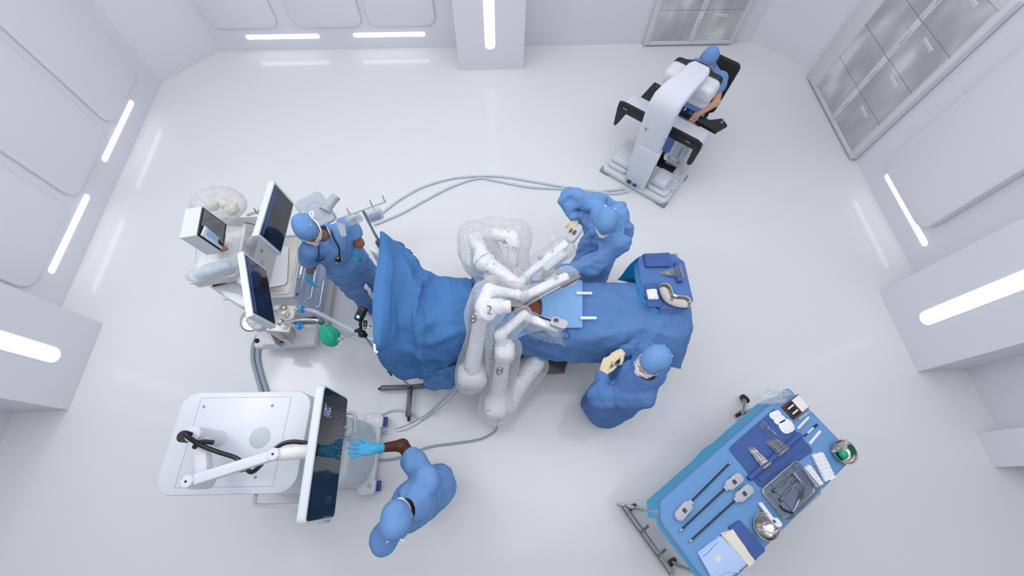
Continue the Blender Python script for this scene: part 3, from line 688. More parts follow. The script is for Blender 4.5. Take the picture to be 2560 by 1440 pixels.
mb=MB(); mb.tube([r0.lerp(r1,k/10)+Vector((0,0,0.001*math.sin(k*2))) for k in range(11)],[0.019]*11,16); mb.build('roll',M_towel,rl)
mb=MB(); mb.tube([r0-dr*0.002+(sdv*math.cos(a)+ZV*math.sin(a))*(0.004+0.0022*a/1.3) for a in [k*0.5 for k in range(14)]],0.0018,5); mb.build('spiral_edge',mat('towel hem','#2c3f7d',0.95),rl)
mb=MB(); q=[onto(1884,1184,0.009),onto(1995,1088,0.009),onto(2018,1113,0.009),onto(1905,1208,0.009)]; mb.prism(q,ZV*0.005,0.002); mb.build('loose_flap',M_towel,rl)
# ---- clamps
def clamp_halves(L=0.19):
    out=[]
    for s in (-1,1):
        mb=MB(); j=0.30*L
        pts=[(0,0.0005*s),(0.12*L,0.002*s),(j-0.012,0.004*s),(j,0),(j+0.012,-0.005*s),(0.55*L,-0.009*s),(0.80*L,-0.012*s)]
        mb.tube([Vector((x,y,0)) for x,y in pts],[0.0012,0.002,0.0034,0.004,0.0034,0.0026,0.0024],8)
        c=Vector((0.90*L,-0.016*s,0)); mb.tube([c+Vector((0.0155*math.cos(a),0.011*math.sin(a),0)) for a in [2*PI*k/16 for k in range(16)]],0.0021,7,closed=True)
        if s>0: mb.box((0.66*L,0,0),(0.008,0.02,0.003),bev=0.0005)
        out.append(mb)
    return out
_clamp=None
def clamp(label,tip,ring,roll,group,first=[None]):
    """one ringed clamp with its tip and ring end at two points, rolled about its length"""
    tip=Vector(tip); ring=Vector(ring); d=(ring-tip); L=d.length; d.normalize()
    x,y,z=d,None,None; up=ZV-d*ZV.dot(d); up.normalize(); sidev=up.cross(d)
    y=sidev*math.cos(roll)+up*math.sin(roll); z=d.cross(y)
    if first[0] is None:
        t=thing('ring_clamp',label,'clamp',(0,0,0),group)
        for mb in clamp_halves(): mb.build('clamp_half',M_steel2,t)
        first[0]=t
    else:
        t=first[0].copy(); C.objects.link(t)
        for ch in first[0].children: c=ch.copy(); C.objects.link(c); c.parent=t
        t['label']=label; t['group']=group
    s=L/0.195; t.matrix_world=Matrix.Translation(tip)@Matrix((d,y,z)).transposed().to_4x4()@Matrix.Diagonal((s,s,s,1)); return t
def clamp_row(n,tip0,tip1,ring0,ring1,group,label,z=0.03,roll=1.25,seed=1,lift=0.0):
    rs=random.Random(seed)
    for k in range(n):
        f=k/(n-1) if n>1 else 0.5; a=Vector(tip0).lerp(Vector(tip1),f); b=Vector(ring0).lerp(Vector(ring1),f)
        clamp(label,a+Vector((rs.uniform(-.003,.003),rs.uniform(-.003,.003),rs.uniform(0,.003))),b+Vector((rs.uniform(-.003,.003),rs.uniform(-.003,.003),lift*(k%2))),roll+rs.uniform(-.12,.12),group)
clamp_row(6,onto(1868,1118,0.014),onto(1882,1117,0.014),onto(1917,1176,0.055),onto(1928,1166,0.055),'narrow row of clamps on the towel','steel ring clamp in the narrow row of six on the rolled towel',seed=4,roll=1.45)
clamp_row(9,onto(1914,1104,0.014),onto(1938,1094,0.014),onto(1952,1143,0.056),onto(1972,1124,0.056),'wide row of clamps on the towel','steel ring clamp in the wide fanned bundle on the rolled towel',seed=8,lift=0.012)
clamp('steel needle holder lying flat beside the white dishes',onto(1953,1098,0.012),onto(1903,1055,0.012),0.0,None)
def tweezer(label,a,b,z):
    a=P(a[0],a[1],z); b=P(b[0],b[1],z); d=(b-a); L=d.length; d.normalize(); s=ZV.cross(d); t=thing('tweezers',label,'tweezers',a.lerp(b,.5)-ZV*0.004)
    for k in (-1,1):
        mb=MB(); mb.tube([a+s*0.0005*k,a+d*L*.3+s*0.004*k,a+d*L*.6+s*0.005*k,b],[0.0008,0.0022,0.0028,0.002],6); mb.build('tweezer_arm',M_steel2,t)
tweezer('slim steel tweezers beside the needle holder',(1928,1097),(1898,1063),TZ+0.012)
# ---- white dishes
def dish(label,a,b,w,z,holes,group=None):
    a=P(a[0],a[1],z); b=P(b[0],b[1],z); d=(b-a); L=d.length; d.normalize(); s=ZV.cross(d); t=thing('plastic_dish',label,'dish',a.lerp(b,.5),group); ax=(d,s,ZV)
    mb=MB(); slab(mb,a.lerp(b,.5),L,w,0.010,min(L,w)*0.42,ax,0.004,2); mb.build('body',mat('white plastic dish','#f3f5f8',0.3),t)
    for u,v in holes:
        h=MB(); h.lathe(a.lerp(b,.5)+d*u*L+s*v*w+ZV*0.0095,[(0.0026,0),(0.0026,0.001)],n=8); h.build('hole',M_midgrey,t)
dish('oval white dish farthest from the viewer in the row of three',(1924,1043),(1950,1031),0.055,TZ+0.007,[(-.3,.1),(.3,0.1),(0,-.2)])
dish('oval white dish in the middle of the row of three',(1935,1056),(1961,1044),0.055,TZ+0.007,[(-.25,-.2),(.3,-.1),(.05,.2)])
dish('squarish white dish largest in the row of three',(1949,1073),(1981,1059),0.105,TZ+0.007,[(-.3,-.25),(-.24,-.25),(.35,-.2),(.35,.25)])
# ---- brown case
def case():
    q=[P(x,y,TZ+0.002) for x,y in ((1952,1018),(1993,986),(2021,1018),(1982,1050))]; t=thing('wooden_case','small red brown case opened to show black foam and paper lid','case',sum(q,Vector())/4)
    a,b,c,d=q; m1=a.lerp(b,0.52); m2=d.lerp(c,0.52)
    mb=MB(); mb.prism([a,m1,m2,d],ZV*0.022,0.003); mb.build('box',M_wood,t)
    mid=(a+m1+m2+d)/4; ins=[mid+(p-mid)*0.84+ZV*0.0215 for p in (a,m1,m2,d)]; mb=MB(); mb.prism(ins,ZV*0.002); mb.build('foam',M_foam,t,smooth=False)
    for f in (0.3,0.68):
        p0=a.lerp(d,f).lerp(m1.lerp(m2,f),0.2)+ZV*0.024; p1=a.lerp(d,f).lerp(m1.lerp(m2,f),0.85)+ZV*0.024; s=(d-a).normalized()*0.006; mb=MB(); mb.prism([p0-s,p1-s,p1+s,p0+s],ZV*0.004,0.001); mb.build('retaining_bar',M_gauze,t)
    mb=MB(); mb.prism([m1,b,c,m2],ZV*0.018,0.003); ld=mb.build('lid',M_wood,t)
    mid=(m1+b+c+m2)/4; mb=MB(); mb.prism([mid+(p-mid)*0.92+ZV*0.0178 for p in (m1,b,c,m2)],ZV*0.002); pp=mb.build('paper',mat('paper','#e3dcdb',0.9),ld,smooth=False)
    mb=MB(); ee=[mid+(p-mid)*0.8+ZV*0.0204 for p in (m1,b,c,m2)]
    for k in range(6):
        for j in range(3):
            f,g=(k+0.5)/6,(j+0.5)/3; p=ee[0].lerp(ee[1],g).lerp(ee[3].lerp(ee[2],g),f); mb.box(p,(0.016,0.014,0.0012),rot=0.6)
    mb.build('printed_grid',mat('print tint','#f7f4f4',0.9),ld,smooth=False)
case()
# ---- slim things at the right-hand edge
def rod(name,label,cat,a,b,z,prof,m,parts=(),n=10):
    """a thing along a->b: prof = [(fraction, radius)]; parts = [(name, f0, f1, radius, material)]"""
    a=P(a[0],a[1],z); b=P(b[0],b[1],z); t=thing(name,label,cat,a.lerp(b,.5)-ZV*max(r for _,r in prof)); mb=MB(); mb.tube([a.lerp(b,f) for f,_ in prof],[r for _,r in prof],n); mb.build('barrel' if parts else 'body',m,t)
    for nm,f0,f1,r,mm in parts: q=MB(); q.tube([a.lerp(b,f0),a.lerp(b,f1)],r,n); q.build(nm,mm,t)
    return t
rod('syringe','clear empty syringe with needle beside the brown case','syringe',(1978,1062),(2025,1028),TZ+0.012,[(0.42,0.003),(0.45,0.008),(0.8,0.008)],M_clear,[('needle',0,0.42,0.0012,M_steel2),('plunger',0.6,0.97,0.004,M_clear),('plunger_cap',0.97,1.0,0.010,M_clear),('finger_flange',0.79,0.81,0.013,M_clear)])
def flat(name,label,cat,a,b,w,z,th,m,r=0.004):
    a=P(a[0],a[1],z); b=P(b[0],b[1],z); d=(b-a); L=d.length; d.normalize(); mb=MB(); slab(mb,a.lerp(b,.5),L,w,th,min(w*0.45,r),(d,ZV.cross(d),ZV),th*0.3,1); return tag(mb.build(name,m,None),label,cat)
flat('retractor_strip','broad translucent white strip between the syringe and the scalpel','strip',(1994,1072),(2022,1042),0.018,TZ+0.003,0.005,mat('milky plastic','#e6edf6',0.3),0.008)
rod('scalpel','thin steel scalpel with a tan handle beside the marker','scalpel',(2001,1076),(2026,1047),TZ+0.007,[(0,0.003),(0.15,0.004),(0.6,0.003),(0.68,0.002)],mat('tan handle','#b3aaa0',0.4,metal=0.5),[('blade',0.68,1.0,0.0016,M_steel2)])
rod('marker_pen','black capped skin marker with a white label','marker',(2010,1091),(2043,1061),TZ+0.009,[(0.0,0.006),(0.26,0.006)],M_navy,[('label_sleeve',0.25,0.72,0.0066,M_gauze),('cap',0.72,1.0,0.0075,mat('marker cap','#141c33',0.4))])
flat('paper_ruler','plain white measuring strip at the right edge of the table','ruler',(2024,1109),(2051,1077),0.020,TZ+0.002,0.003,M_gauze,0.002)
# ---- bowls
def bowl(label,px,r,h,z,m):
    c=P(px[0],px[1],z); t=thing('steel_bowl',label,'bowl',c)
    mb=MB(); mb.lathe(c,[(r*0.5,0.0),(r*0.7,0.004),(r*0.9,h*0.35),(r*0.97,h*0.8),(r,h),(r*1.04,h),(r*1.04,h-0.003),(r*0.985,h-0.004),(r*0.95,h*0.78),(r*0.87,h*0.36),(r*0.66,0.008),(0.001,0.006)],n=40); mb.build('body',M_steel2,t); return t,c
bw1,c1=bowl('round steel bowl holding a bulb syringe at the far right corner',(2099,1131),0.088,0.065,TZ+0.002,M_steel2)
tg=MB(); tg.box(c1+Vector((-0.083,0.01,0.05)),(0.006,0.018,0.035),bev=0.001,rot=0.2); tg.build('rim_label',M_gauze,bw1)
bs=thing('bulb_syringe','clear ear syringe with a green bulb lying in the right bowl','syringe',c1+ZV*0.01)
bl=MB(); bl.ball(c1+Vector((0.0,-0.015,0.035)),(0.034,0.036,0.028),n=18); bl.build('bulb',M_green,bs)
bt=MB(); p0,p1=c1+Vector((0.0,-0.002,0.045)),P(2117,1096,TZ+0.14); bt.tube([p0,p0.lerp(p1,0.15),p0.lerp(p1,0.6),p0.lerp(p1,0.8),p1],[0.010,0.014,0.013,0.006,0.003],12); bt.build('barrel',film('clear barrel','#eef6f4',body=0.45,gloss=0.2,rough=0.08,bump=0.0),bs)
cr=crumple('plastic_bag',[c1+Vector((-0.06,0.02,0.02)),c1+Vector((-0.02,0.06,0.025)),c1+Vector((0.03,0.05,0.02)),c1+Vector((-0.02,0.0,0.02))],0.03,M_wrap,None,seed=5,n=10,label='crumpled clear bag inside the right bowl',cat='bag')
bw2,c2_=bowl('round steel bowl full of small instruments at the front of the table',(1905,1315),0.088,0.06,TZ+0.002,M_steel2)
def stick(name,label,cat,a,b,r,m,r2=None):
    t=MB(); t.tube([a,Vector(a).lerp(Vector(b),.5),b],[r,r,r2 or r],8); return tag(t.build(name,m,None),label,cat)
stick('steel_probe','thin steel probe crossing the front bowl','probe',c2_+Vector((-0.06,0.005,0.03)),c2_+Vector((0.04,0.03,0.045)),0.003,M_steel2)
stick('steel_probe','thick steel tube with knurled end in the front bowl','probe',c2_+Vector((-0.06,-0.012,0.03)),c2_+Vector((0.06,-0.05,0.06)),0.005,M_steel2)
lp=MB(); lp.tube(bez([c2_+Vector((-0.05,0.05,0.04)),c2_+Vector((-0.02,0.055,0.045)),c2_+Vector((0.02,0.02,0.05)),c2_+Vector((0.0,0.01,0.04)),c2_+Vector((-0.04,0.03,0.035))],6,True),0.003,6,closed=True); tag(lp.build('scissor_loop',M_steel2,None),'curved steel scissor loop inside the front bowl','loop')
cp=MB(); cp.lathe(P(1938,1330,TZ+0.06),[(0.015,0),(0.015,0.03)],axis=B.u,n=16); cpb=tag(cp.build('lens_cap',M_steel2,None),'short knurled steel cap hanging over the rim of the front bowl','cap')
# ---- camera handle
ch=thing('endoscope_handle','long white plastic handle with a square button between basket and bowl','handle',onto(1918,1285,0.004))
p0,p1=onto(1898,1256,0.014),onto(1935,1306,0.075); d=(p1-p0).normalized(); s=ZV.cross(d)
mb=MB(); slab(mb,p0.lerp(p1,.5)-ZV*0.008,(p1-p0).length,0.032,0.02,0.006,(d,s,ZV),0.004); mb.build('shaft',M_gauze if False else mat('white handle','#e4e7ec',0.4),ch)
mb=MB(); slab(mb,onto(1937,1305,0.066),0.06,0.055,0.03,0.02,(d,s,ZV),0.006); hd=mb.build('head',mat('white handle','#e4e7ec',0.4),ch)
mb=MB(); slab(mb,onto(1936,1303,0.096),0.02,0.016,0.003,0.005,(d,s,ZV)); mb.build('button',M_dark,hd)
mb=MB(); c0=onto(1943,1312,0.07); mb.tube(bez([c0,c0+d*0.02+s*0.012,c0+d*0.06+s*0.004,c0+d*0.055-s*0.012,c0+d*0.01-s*0.006],5),0.003,6); mb.build('loop_strap',M_tgrey,ch)
# ---- gauze stacks (scalloped pads)
def pad(label,a,b,w,z,n,th,seed,parent_group):
    a=P(a[0],a[1],z); b=P(b[0],b[1],z); d=(b-a); L=d.length; d.normalize(); s=ZV.cross(d); t=thing('gauze_stack',label,'gauze',a.lerp(b,.5),parent_group); rs=random.Random(seed)
    for k in range(n):
        f=(k+0.5)/n; c=a+d*L*f; st=L/n; mb=MB(); prof=[]
        for j in range(9):
            x=j/8-0.5; prof.append(c+s*x*w+d*(0.004*math.sin(j*1.7+k)+rs.uniform(-.002,.002)))
        mb.loft([[p-d*st*0.75-ZV*0,p-d*st*0.55+ZV*(th+0.003*(k%2)),p+d*st*0.45+ZV*(th*1.25),p+d*st*0.62+ZV*th*0.6,p+d*st*0.62] for p in prof]); mb.build('gauze_pad',M_gauze,t)
pad('long stack of scalloped white gauze at the right edge of the table',(2040,1135),(2072,1200),0.095,TZ+0.008,7,0.02,1,None)
pad('short stack of white gauze tucked beside the wire basket',(2014,1168),(2046,1214),0.07,TZ+0.006,5,0.018,2,None)
# ---- wire basket
def basket():
    r=[P(x,y,TZ+0.07) for x,y in ((1897,1229),(1992,1152),(2060,1224),(1974,1306))]; mid=sum(r,Vector())/4
    t=thing('wire_basket','shallow steel mesh basket holding small retractors','basket',Vector((mid.x,mid.y,TZ+0.002)))
    u=((r[1]-r[0])+(r[2]-r[3])).normalized(); v=ZV.cross(u); Wb=((r[1]-r[0]).length+(r[2]-r[3]).length)/2; Db=((r[3]-r[0]).length+(r[2]-r[1]).length)/2; c=Vector((mid.x,mid.y,TZ+0.008)); ax=(u,v,ZV)
    def ring(w,h,rr,z,rad,mb): mb.tube([c+u*a+v*b+ZV*z for a,b in rrect(w,h,rr,4)],rad,7,closed=True)
    rm=MB(); ring(Wb,Db,0.035,0.062,0.0035,rm); rm.build('rim',M_steel2,t)
    lo=MB(); ring(Wb*0.90,Db*0.90,0.03,0.004,0.003,lo); lo.build('lower_rim',M_steel2,t)
    fl=MB(); w,h=Wb*0.9,Db*0.9; n1,n2=34,28
    for k in range(n1): fl.box(c+u*(-w/2+w*(k+.5)/n1)+ZV*0.002,(0.0022,h*0.98,0.0012),axes=ax)
    for k in range(n2): fl.box(c+v*(-h/2+h*(k+.5)/n2)+ZV*0.002,(w*0.98,0.0022,0.0012),axes=ax)
    fl.build('mesh_floor',M_steel,t,smooth=False)
    sd=MB(); 
    ra=rrect(Wb*0.90,Db*0.90,0.03,4); rb=rrect(Wb,Db,0.035,4); m=len(ra)
    def pt(i,f,g):
        a0,b0=Vector(ra[i]+(0,)),Vector(ra[(i+1)%m]+(0,)); a1,b1=Vector(rb[i]+(0,)),Vector(rb[(i+1)%m]+(0,)); p=a0.lerp(b0,f).lerp(a1.lerp(b1,f),g); return c+u*p.x+v*p.y+ZV*(0.004+0.056*g)
    for i in range(m):
        ln=(pt(i,0,.5)-pt(i,1,.5)).length; k=max(1,int(ln/0.0075))
        for j in range(k): 
            p,q2=pt(i,j/k,0),pt(i,j/k,1); e=(pt(i,1,.5)-pt(i,0,.5)).normalized()*0.0012; sd.add([p-e,p+e,q2+e,q2-e],[(0,1,2,3)])
        for g in (0.1,0.23,0.36,0.49,0.62,0.75,0.88):
            p,q2=pt(i,0,g),pt(i,1,g); sd.add([p-ZV*.0013,q2-ZV*.0013,q2+ZV*.0013,p+ZV*.0013],[(0,1,2,3)])
    sd.build('mesh_side',M_steel,t,smooth=False)
    cb=MB()
    for f in (-0.22,0.2): cb.tube([c+u*(w*f)-v*h*0.48+ZV*0.006,c+u*(w*f)+v*h*0.48+ZV*0.006],0.002,6)
    cb.build('cross_wire',M_steel2,t)
    for sgn in (-1,1):
        hn=MB(); e=c+u*sgn*w*0.44; hn.tube([e-v*0.06+ZV*0.02,e-v*0.06-u*sgn*0.03+ZV*0.022,e+v*0.06-u*sgn*0.03+ZV*0.022,e+v*0.06+ZV*0.02],0.0028,6); hn.build('drop_handle',M_steel2,t)
    # things in it
    for lab,a,b in (('first spring retractor in the basket, next to the clamp side',(1935,1228),(1984,1190)),('second spring retractor in the basket, in the middle',(1951,1251),(1994,1203))):
        a=P(a[0],a[1],TZ+0.022); b=P(b[0],b[1],TZ+0.022); dd=(b-a); LL=dd.length; dd.normalize(); ss=ZV.cross(dd); g=thing('spring_retractor',lab,'retractor',a.lerp(b,.5)-ZV*0.006)
        for sg in (-1,1):
            m_=MB(); m_.tube([a,a+dd*LL*.35+ss*0.010*sg,a+dd*LL*.6+ss*0.009*sg,b-dd*LL*.15,b],[0.004,0.003,0.003,0.004,0.005],6); m_.build('retractor_arm',M_steel,g)
        for e in (a,b): m_=MB(); m_.box(e,(0.012,0.028,0.012),axes=(dd,ss,ZV),bev=0.003); m_.build('retractor_tip',M_dark,g)
    a=P(1984,1278,TZ+0.02); b=P(2012,1220,TZ+0.035); dd=(b-a).normalized(); ss=ZV.cross(dd); g=thing('grasping_forceps','dark handled forceps lying at the front of the basket','forceps',a.lerp(b,.5)-ZV*0.01); LL=(b-a).length
    m_=MB(); m_.tube([a,a+dd*LL*.4,a+dd*LL*.5],[0.002,0.004,0.006],8); m_.build('jaw',M_steel2,g)
    m_=MB(); m_.tube(bez([a+dd*LL*.45,a+dd*LL*.7-ss*0.006,b+ss*0.006],4),[0.006]*3+[0.008]*3+[0.006]*3,8); m_.build('grip',M_dark,g)
    m_=MB(); m_.tube(bez([P(1951,1262,TZ+0.016),P(1962,1276,TZ+0.016),P(1982,1282,TZ+0.016)],4),0.008,8); tag(m_.build('black_clip',M_black,None),'curved black clip at the bottom of the basket','clip')
basket()
# ---- robot instruments: grey housing, black shaft, steel tip
def robot_tool(label,hx,hy,sx,sy,ex,ey,z,flip=1):
    h=P(hx,hy,z); s0=P(sx,sy,z+0.02); e=P(ex,ey,z+0.008); d=(h-s0); d.z=0; d.normalize(); s=ZV.cross(d); t=thing('robot_instrument',label,'instrument',h)
    ax=(d,s,ZV); mb=MB(); slab(mb,h,0.165,0.075,0.034,0.034,ax,0.010,3); hs_o=mb.build('housing',M_tgrey,t)
    mb=MB(); slab(mb,h+ZV*0.034-d*0.005,0.03,0.032,0.002,0.009,ax); mb.build('button',M_dark,hs_o)
    mb=MB(); mb.box(h+s*0.036*flip+ZV*0.02-d*0.01,(0.035,0.006,0.010),axes=ax,bev=0.001); mb.build('side_clip',M_black,hs_o)
    text('small_print','INSTRUMENT' if False else '·',h+d*0.04+ZV*0.0345,s*-1,d,0.012,M_ink,hs_o)
    mb=MB(); mb.box(h-d*0.088+ZV*0.018,(0.022,0.036,0.026),axes=ax,bev=0.004); mb.build('collar',M_tgrey,t)
    mb=MB(); k=(e-s0); mb.tube([s0-(s0-h).normalized()*0.0+ (h-s0)*0.25,s0+k*0.93],0.0062,10); mb.build('shaft',mat('carbon shaft','#20232b',0.3),t)
    mb=MB(); mb.tube([s0+k*0.93,s0+k*0.965],0.0062,10); mb.build('wrist_sleeve',M_chrome,t)
    for q in (-1,1): mb=MB(); dd=k.normalized(); mb.tube([s0+k*0.965,s0+k*0.985+s*0.004*q,e+s*0.002*q],[0.004,0.003,0.0012],6); mb.build('jaw',M_steel2,t)
robot_tool('robot instrument with its grey housing at the near end of the table',1706,1277,1729,1253,1829,1153,TZ+0.003,1)
robot_tool('robot instrument with a long black shaft in the middle of the three',1832,1204,1812,1222,1697,1330,TZ+0.003,1)
robot_tool('robot instrument with a long black shaft nearest the wire basket',1857,1233,1837,1252,1721,1357,TZ+0.003,1)
# ---- cloth stacks at the near end
layered('folded_towel','folded dark blue towel beside the front bowl','towel',[(1818,1318),(1846,1299),(1912,1376),(1878,1408)],TZ+0.002,3,0.008,M_towel,slip=0.005)
layered('cloth_stack','narrow stack of cream cloths beside the pale blue gown','cloth',[(1800,1336),(1826,1322),(1882,1402),(1866,1414)],TZ+0.002,5,0.007,M_cream,slip=0.010)
gw=layered('folded_gown','folded pale blue gown with a small label at the near end','gown',[(1741,1383),(1797,1337),(1866,1409),(1790,1470)],TZ+0.002,3,0.010,M_gown,slip=0.006)
mb=MB(); mb.box(P(1795,1396,TZ+0.031),(0.04,0.032,0.002),rot=0.5); mb.build('sewn_label',M_cream,gw)
mb=MB(); mb.tube(bez([P(1757,1391,TZ+0.032),P(1768,1383,TZ+0.033),P(1780,1370,TZ+0.032),P(1795,1355,TZ+0.031)],4),0.002,5); mb.build('tie_string',mat('grey tie','#7187b8',0.9),gw)
mb=MB(); mb.tube(bez([P(1798,1438,TZ+0.031),P(1812,1428,TZ+0.034),P(1830,1428,TZ+0.034),P(1846,1430,TZ+0.031)],5),0.007,8); mb.build('neck_band',M_gown,gw)
# ---------------------------------------------------------------- small tray stand over the foot of the bed
MZ=1.15; mq=[P(x,y,MZ) for x,y in ((1598,632),(1712,636),(1734,768),(1606,778))]
mc=sum(mq,Vector())/4; mu=((mq[1]-mq[0])+(mq[2]-mq[3])).normalized(); mv=ZV.cross(mu); ma=(mu,mv,ZV)
mw=((mq[1]-mq[0]).length+(mq[2]-mq[3]).length)/2; md=((mq[0]-mq[3]).length+(mq[1]-mq[2]).length)/2
def tray_stand():
    t=thing('tray_stand','small steel tray stand standing at the foot of the draped bed','stand',(mc.x+0.30,mc.y+0.20,0))
    mb=MB(); mb.prism([mc+mu*a+mv*b-ZV*0.05 for a,b in rrect(mw-0.09,md-0.09,0.12)],ZV*0.02,0.005); mb.build('tray',M_steel,t)
    px_=mc+mu*0.19+mv*0.30; mb=MB(); mb.tube([Vector((px_.x,px_.y,0.12)),Vector((px_.x,px_.y,MZ-0.07)),mc+mv*0.2-ZV*0.06],0.014,10); mb.build('post',M_chrome,t)
    for sgn in (-1,1):
        mb=MB(); p=Vector((px_.x,px_.y,0.12)); mb.tube([p,p+mu*0.16*sgn+mv*0.06-ZV*0.06,p+mu*0.22*sgn-mv*0.12-ZV*0.07],0.014,8); lg=mb.build('foot',M_chrome,t)
        w=MB(); w.lathe(p+mu*0.22*sgn-mv*0.12-ZV*0.095-mu*0.008,[(0.02,0),(0.025,0.003),(0.025,0.014),(0.02,0.017)],axis=mu,n=14); w.build('wheel',M_black,lg)
tray_stand()
def tray_drape():
    t=thing('tray_drape','dark blue drape with a cyan fringe over the small tray','drape',mc)
    f=su(0.01,rbx(mc-ZV*0.012,(mw/2,md/2,0.014),0.012,ma))
    cs=[]
    f=rbx(mc-ZV*0.012,(mw/2,md/2,0.014),0.012,ma)
    for sx,sy,k in ((-1,1,0.05),(1,1,0.06),(1,-1,0.06),(-1,-1,0.09)):
        n=(mu*sx+mv*sy).normalized(); f=both(f,hs(mc+mu*sx*mw/2+mv*sy*md/2-n*k,n))
    f2=both(rbx(mc+ZV*0.004,(mw/2-0.035,md/2-0.035,0.012),0.01,ma),hs(mc,ZV)) if False else f
    sculpt('top_sheet',wrinkle(f,0.001,20,5),0.010,mat('tray drape','#587ab4',0.9,bump=0.2,bscale=60,spec=0.15),t)
    out=[mc+mu*a*mw/2*0.995+mv*b*md/2*0.995 for a,b in ((-0.47,-1),(-1,-0.56),(-1,0.76),(-0.71,1))]
    v,fs=side_sheet(out,MZ-0.015,0.10,wav=0.006,flare=0.012); link_mesh("cyan_fringe",v,fs,M_cyan,t)
    out=[mc+mu*a*mw/2*0.995+mv*b*md/2*0.995 for a,b in ((-0.71,1),(0.65,1),(1,0.71),(1,-0.71),(0.65,-1),(-0.47,-1))]
    v,fs=side_sheet(out,MZ-0.015,0.10,wav=0.004,seed=3); link_mesh('side_sheet',v,fs,M_sheet,t)
    a,b,c=P(1600,640,MZ-0.04),P(1540,699,0.80),P(1604,716,1.02)
    mb=MB(); rows=[]
    for i in range(13):
        s=i/12; top=a.lerp(P(1604,718,MZ-0.04),s); bot=Vector(b).lerp(P(1606,712,0.85),s); rows.append([top.lerp(bot,k/10)+Vector((-1,0.3,0))*0.012*math.sin(s*9+k*0.5) for k in range(11)])
    link_mesh('hanging_flap',[p for r in rows for p in r],[(i*11+k,i*11+k+1,(i+1)*11+k+1,(i+1)*11+k) for i in range(12) for k in range(10)],M_cyan2,t)
tray_drape()
mt=MZ+0.006
layered('folded_towel','folded dark blue towel at the top of the small tray','towel',[(1607,636),(1672,634),(1676,668),(1612,670)],mt,3,0.009,M_towel,slip=0.004,seed=4)
t_=layered('folded_towel','folded dark blue towel under the gauze on the small tray','towel',[(1610,710),(1646,708),(1653,770),(1619,770)],mt,2,0.009,M_towel,slip=0.004,seed=5)
g=thing('gauze_swab','bunched white gauze swab on the small tray','gauze',P(1632,736,mt+0.018))
sculpt('gauze',wrinkle(su(0.01,rbx(P(1631,736,mt+0.028),(0.045,0.047,0.012),0.01,ma),ell(P(1631,736,mt+0.036),(0.03,0.04,0.012))),0.004,60,3),0.005,M_gauze,g)
rt=thing('rolled_towel','short dark blue rolled towel under the clamps on the small tray','towel',P(1694,680,mt))
mb=MB(); mb.tube([P(1691,656,mt+0.022),P(1694,680,mt+0.023),P(1699,705,mt+0.022)],0.022,14); mb.build('roll',M_towel,rt)
clamp_row(6,P(1650,684,mt+0.006),P(1662,688,mt+0.006),P(1708,667,mt+0.055),P(1712,690,mt+0.055),'clamps fanned on the small tray','steel ring clamp in the fan of six on the small tray',seed=2,roll=1.1)
def kidney():
    a=[P(x,y,mt+0.0) for x,y in ((1663,720),(1670,738),(1690,752),(1712,757))]
    t=thing('kidney_dish','steel kidney dish on the small tray','dish',a[1])
    sp=bez([P(1664,722,mt+0.05),P(1672,742,mt+0.05),P(1692,752,mt+0.05),P(1713,754,mt+0.05)],6)
    def section(k,off,z):
        # closed outline around the spine at offset
        L=[];R=[]
        for i,p in enumerate(sp):
            d=(sp[min(i+1,len(sp)-1)]-sp[max(i-1,0)]).normalized(); s=ZV.cross(d); L.append(p+s*off+Vector((0,0,z-p.z))); R.append(p-s*off+Vector((0,0,z-p.z)))
        d0=(sp[0]-sp[1]).normalized(); s0=ZV.cross(-d0); d1=(sp[-1]-sp[-2]).normalized(); s1=ZV.cross(d1)
        e1=[sp[-1]+(s1*math.cos(x)+d1*math.sin(x))*off+Vector((0,0,z-sp[-1].z)) for x in [PI*k/8 for k in range(1,8)]]
        e0=[sp[0]+(-s0*math.cos(x)+d0*math.sin(x))*off+Vector((0,0,z-sp[0].z)) for x in [PI*k/8 for k in range(1,8)]]
        return L+e1+R[::-1]+e0
    mb=MB(); mb.loft([section(0,o,mt+z) for o,z in ((0.038,0.001),(0.042,0.002),(0.053,0.045),(0.056,0.047),(0.0555,0.0495),(0.051,0.048),(0.040,0.005),(0.036,0.004))]); mb.build('body',M_steel,t)
    mb=MB(); mb.box(P(1688,739,mt+0.052),(0.034,0.018,0.004),rot=-0.4); mb.build('rim_label',M_gauze,t)
kidney()
# ---------------------------------------------------------------- people
M_scrub=mat('scrub cloth','#7098ce',0.9,bump=0.12,bscale=30,var=0.03,spec=0.15)
M_gownb=mat('surgical gown cloth','#7099d0',0.85,bump=0.12,bscale=26,var=0.03,spec=0.2)
M_gownd=mat('surgical gown cloth dark','#5a80b8',0.85,bump=0.12,bscale=26,var=0.04,spec=0.2)
M_cap=mat('surgical cap cloth','#6d97cb',0.85,bump=0.15,bscale=40,var=0.03,spec=0.2)
M_glove=mat('blue nitrile','#4db2e2',0.45,bump=0.15,bscale=80,spec=0.4)
M_latex=mat('cream latex','#ead9b4',0.5,bump=0.15,bscale=80,spec=0.35)
M_mask=mat('mask white','#e8edf5',0.9,bump=0.1,bscale=60)
M_tie=mat('white tie','#f2f5fa',0.8)
M_shoe=mat('white clog','#e6e9ee',0.5)
M_hair=mat('black hair','#14100e',0.7)
M_eye=mat('eye white','#e9e6e2',0.25); M_iris=mat('dark iris','#2a1a12',0.2)
SK={'dark':mat('deep brown skin','#5a2f22',0.5,bump=0.05,bscale=120,spec=0.35),'brown':mat('brown skin','#9c6a50',0.5,bump=0.05,bscale=120,spec=0.35),'light':mat('light skin','#d9a58c',0.5,bump=0.05,bscale=120,spec=0.35)}
def V3(x): return Vector(x)
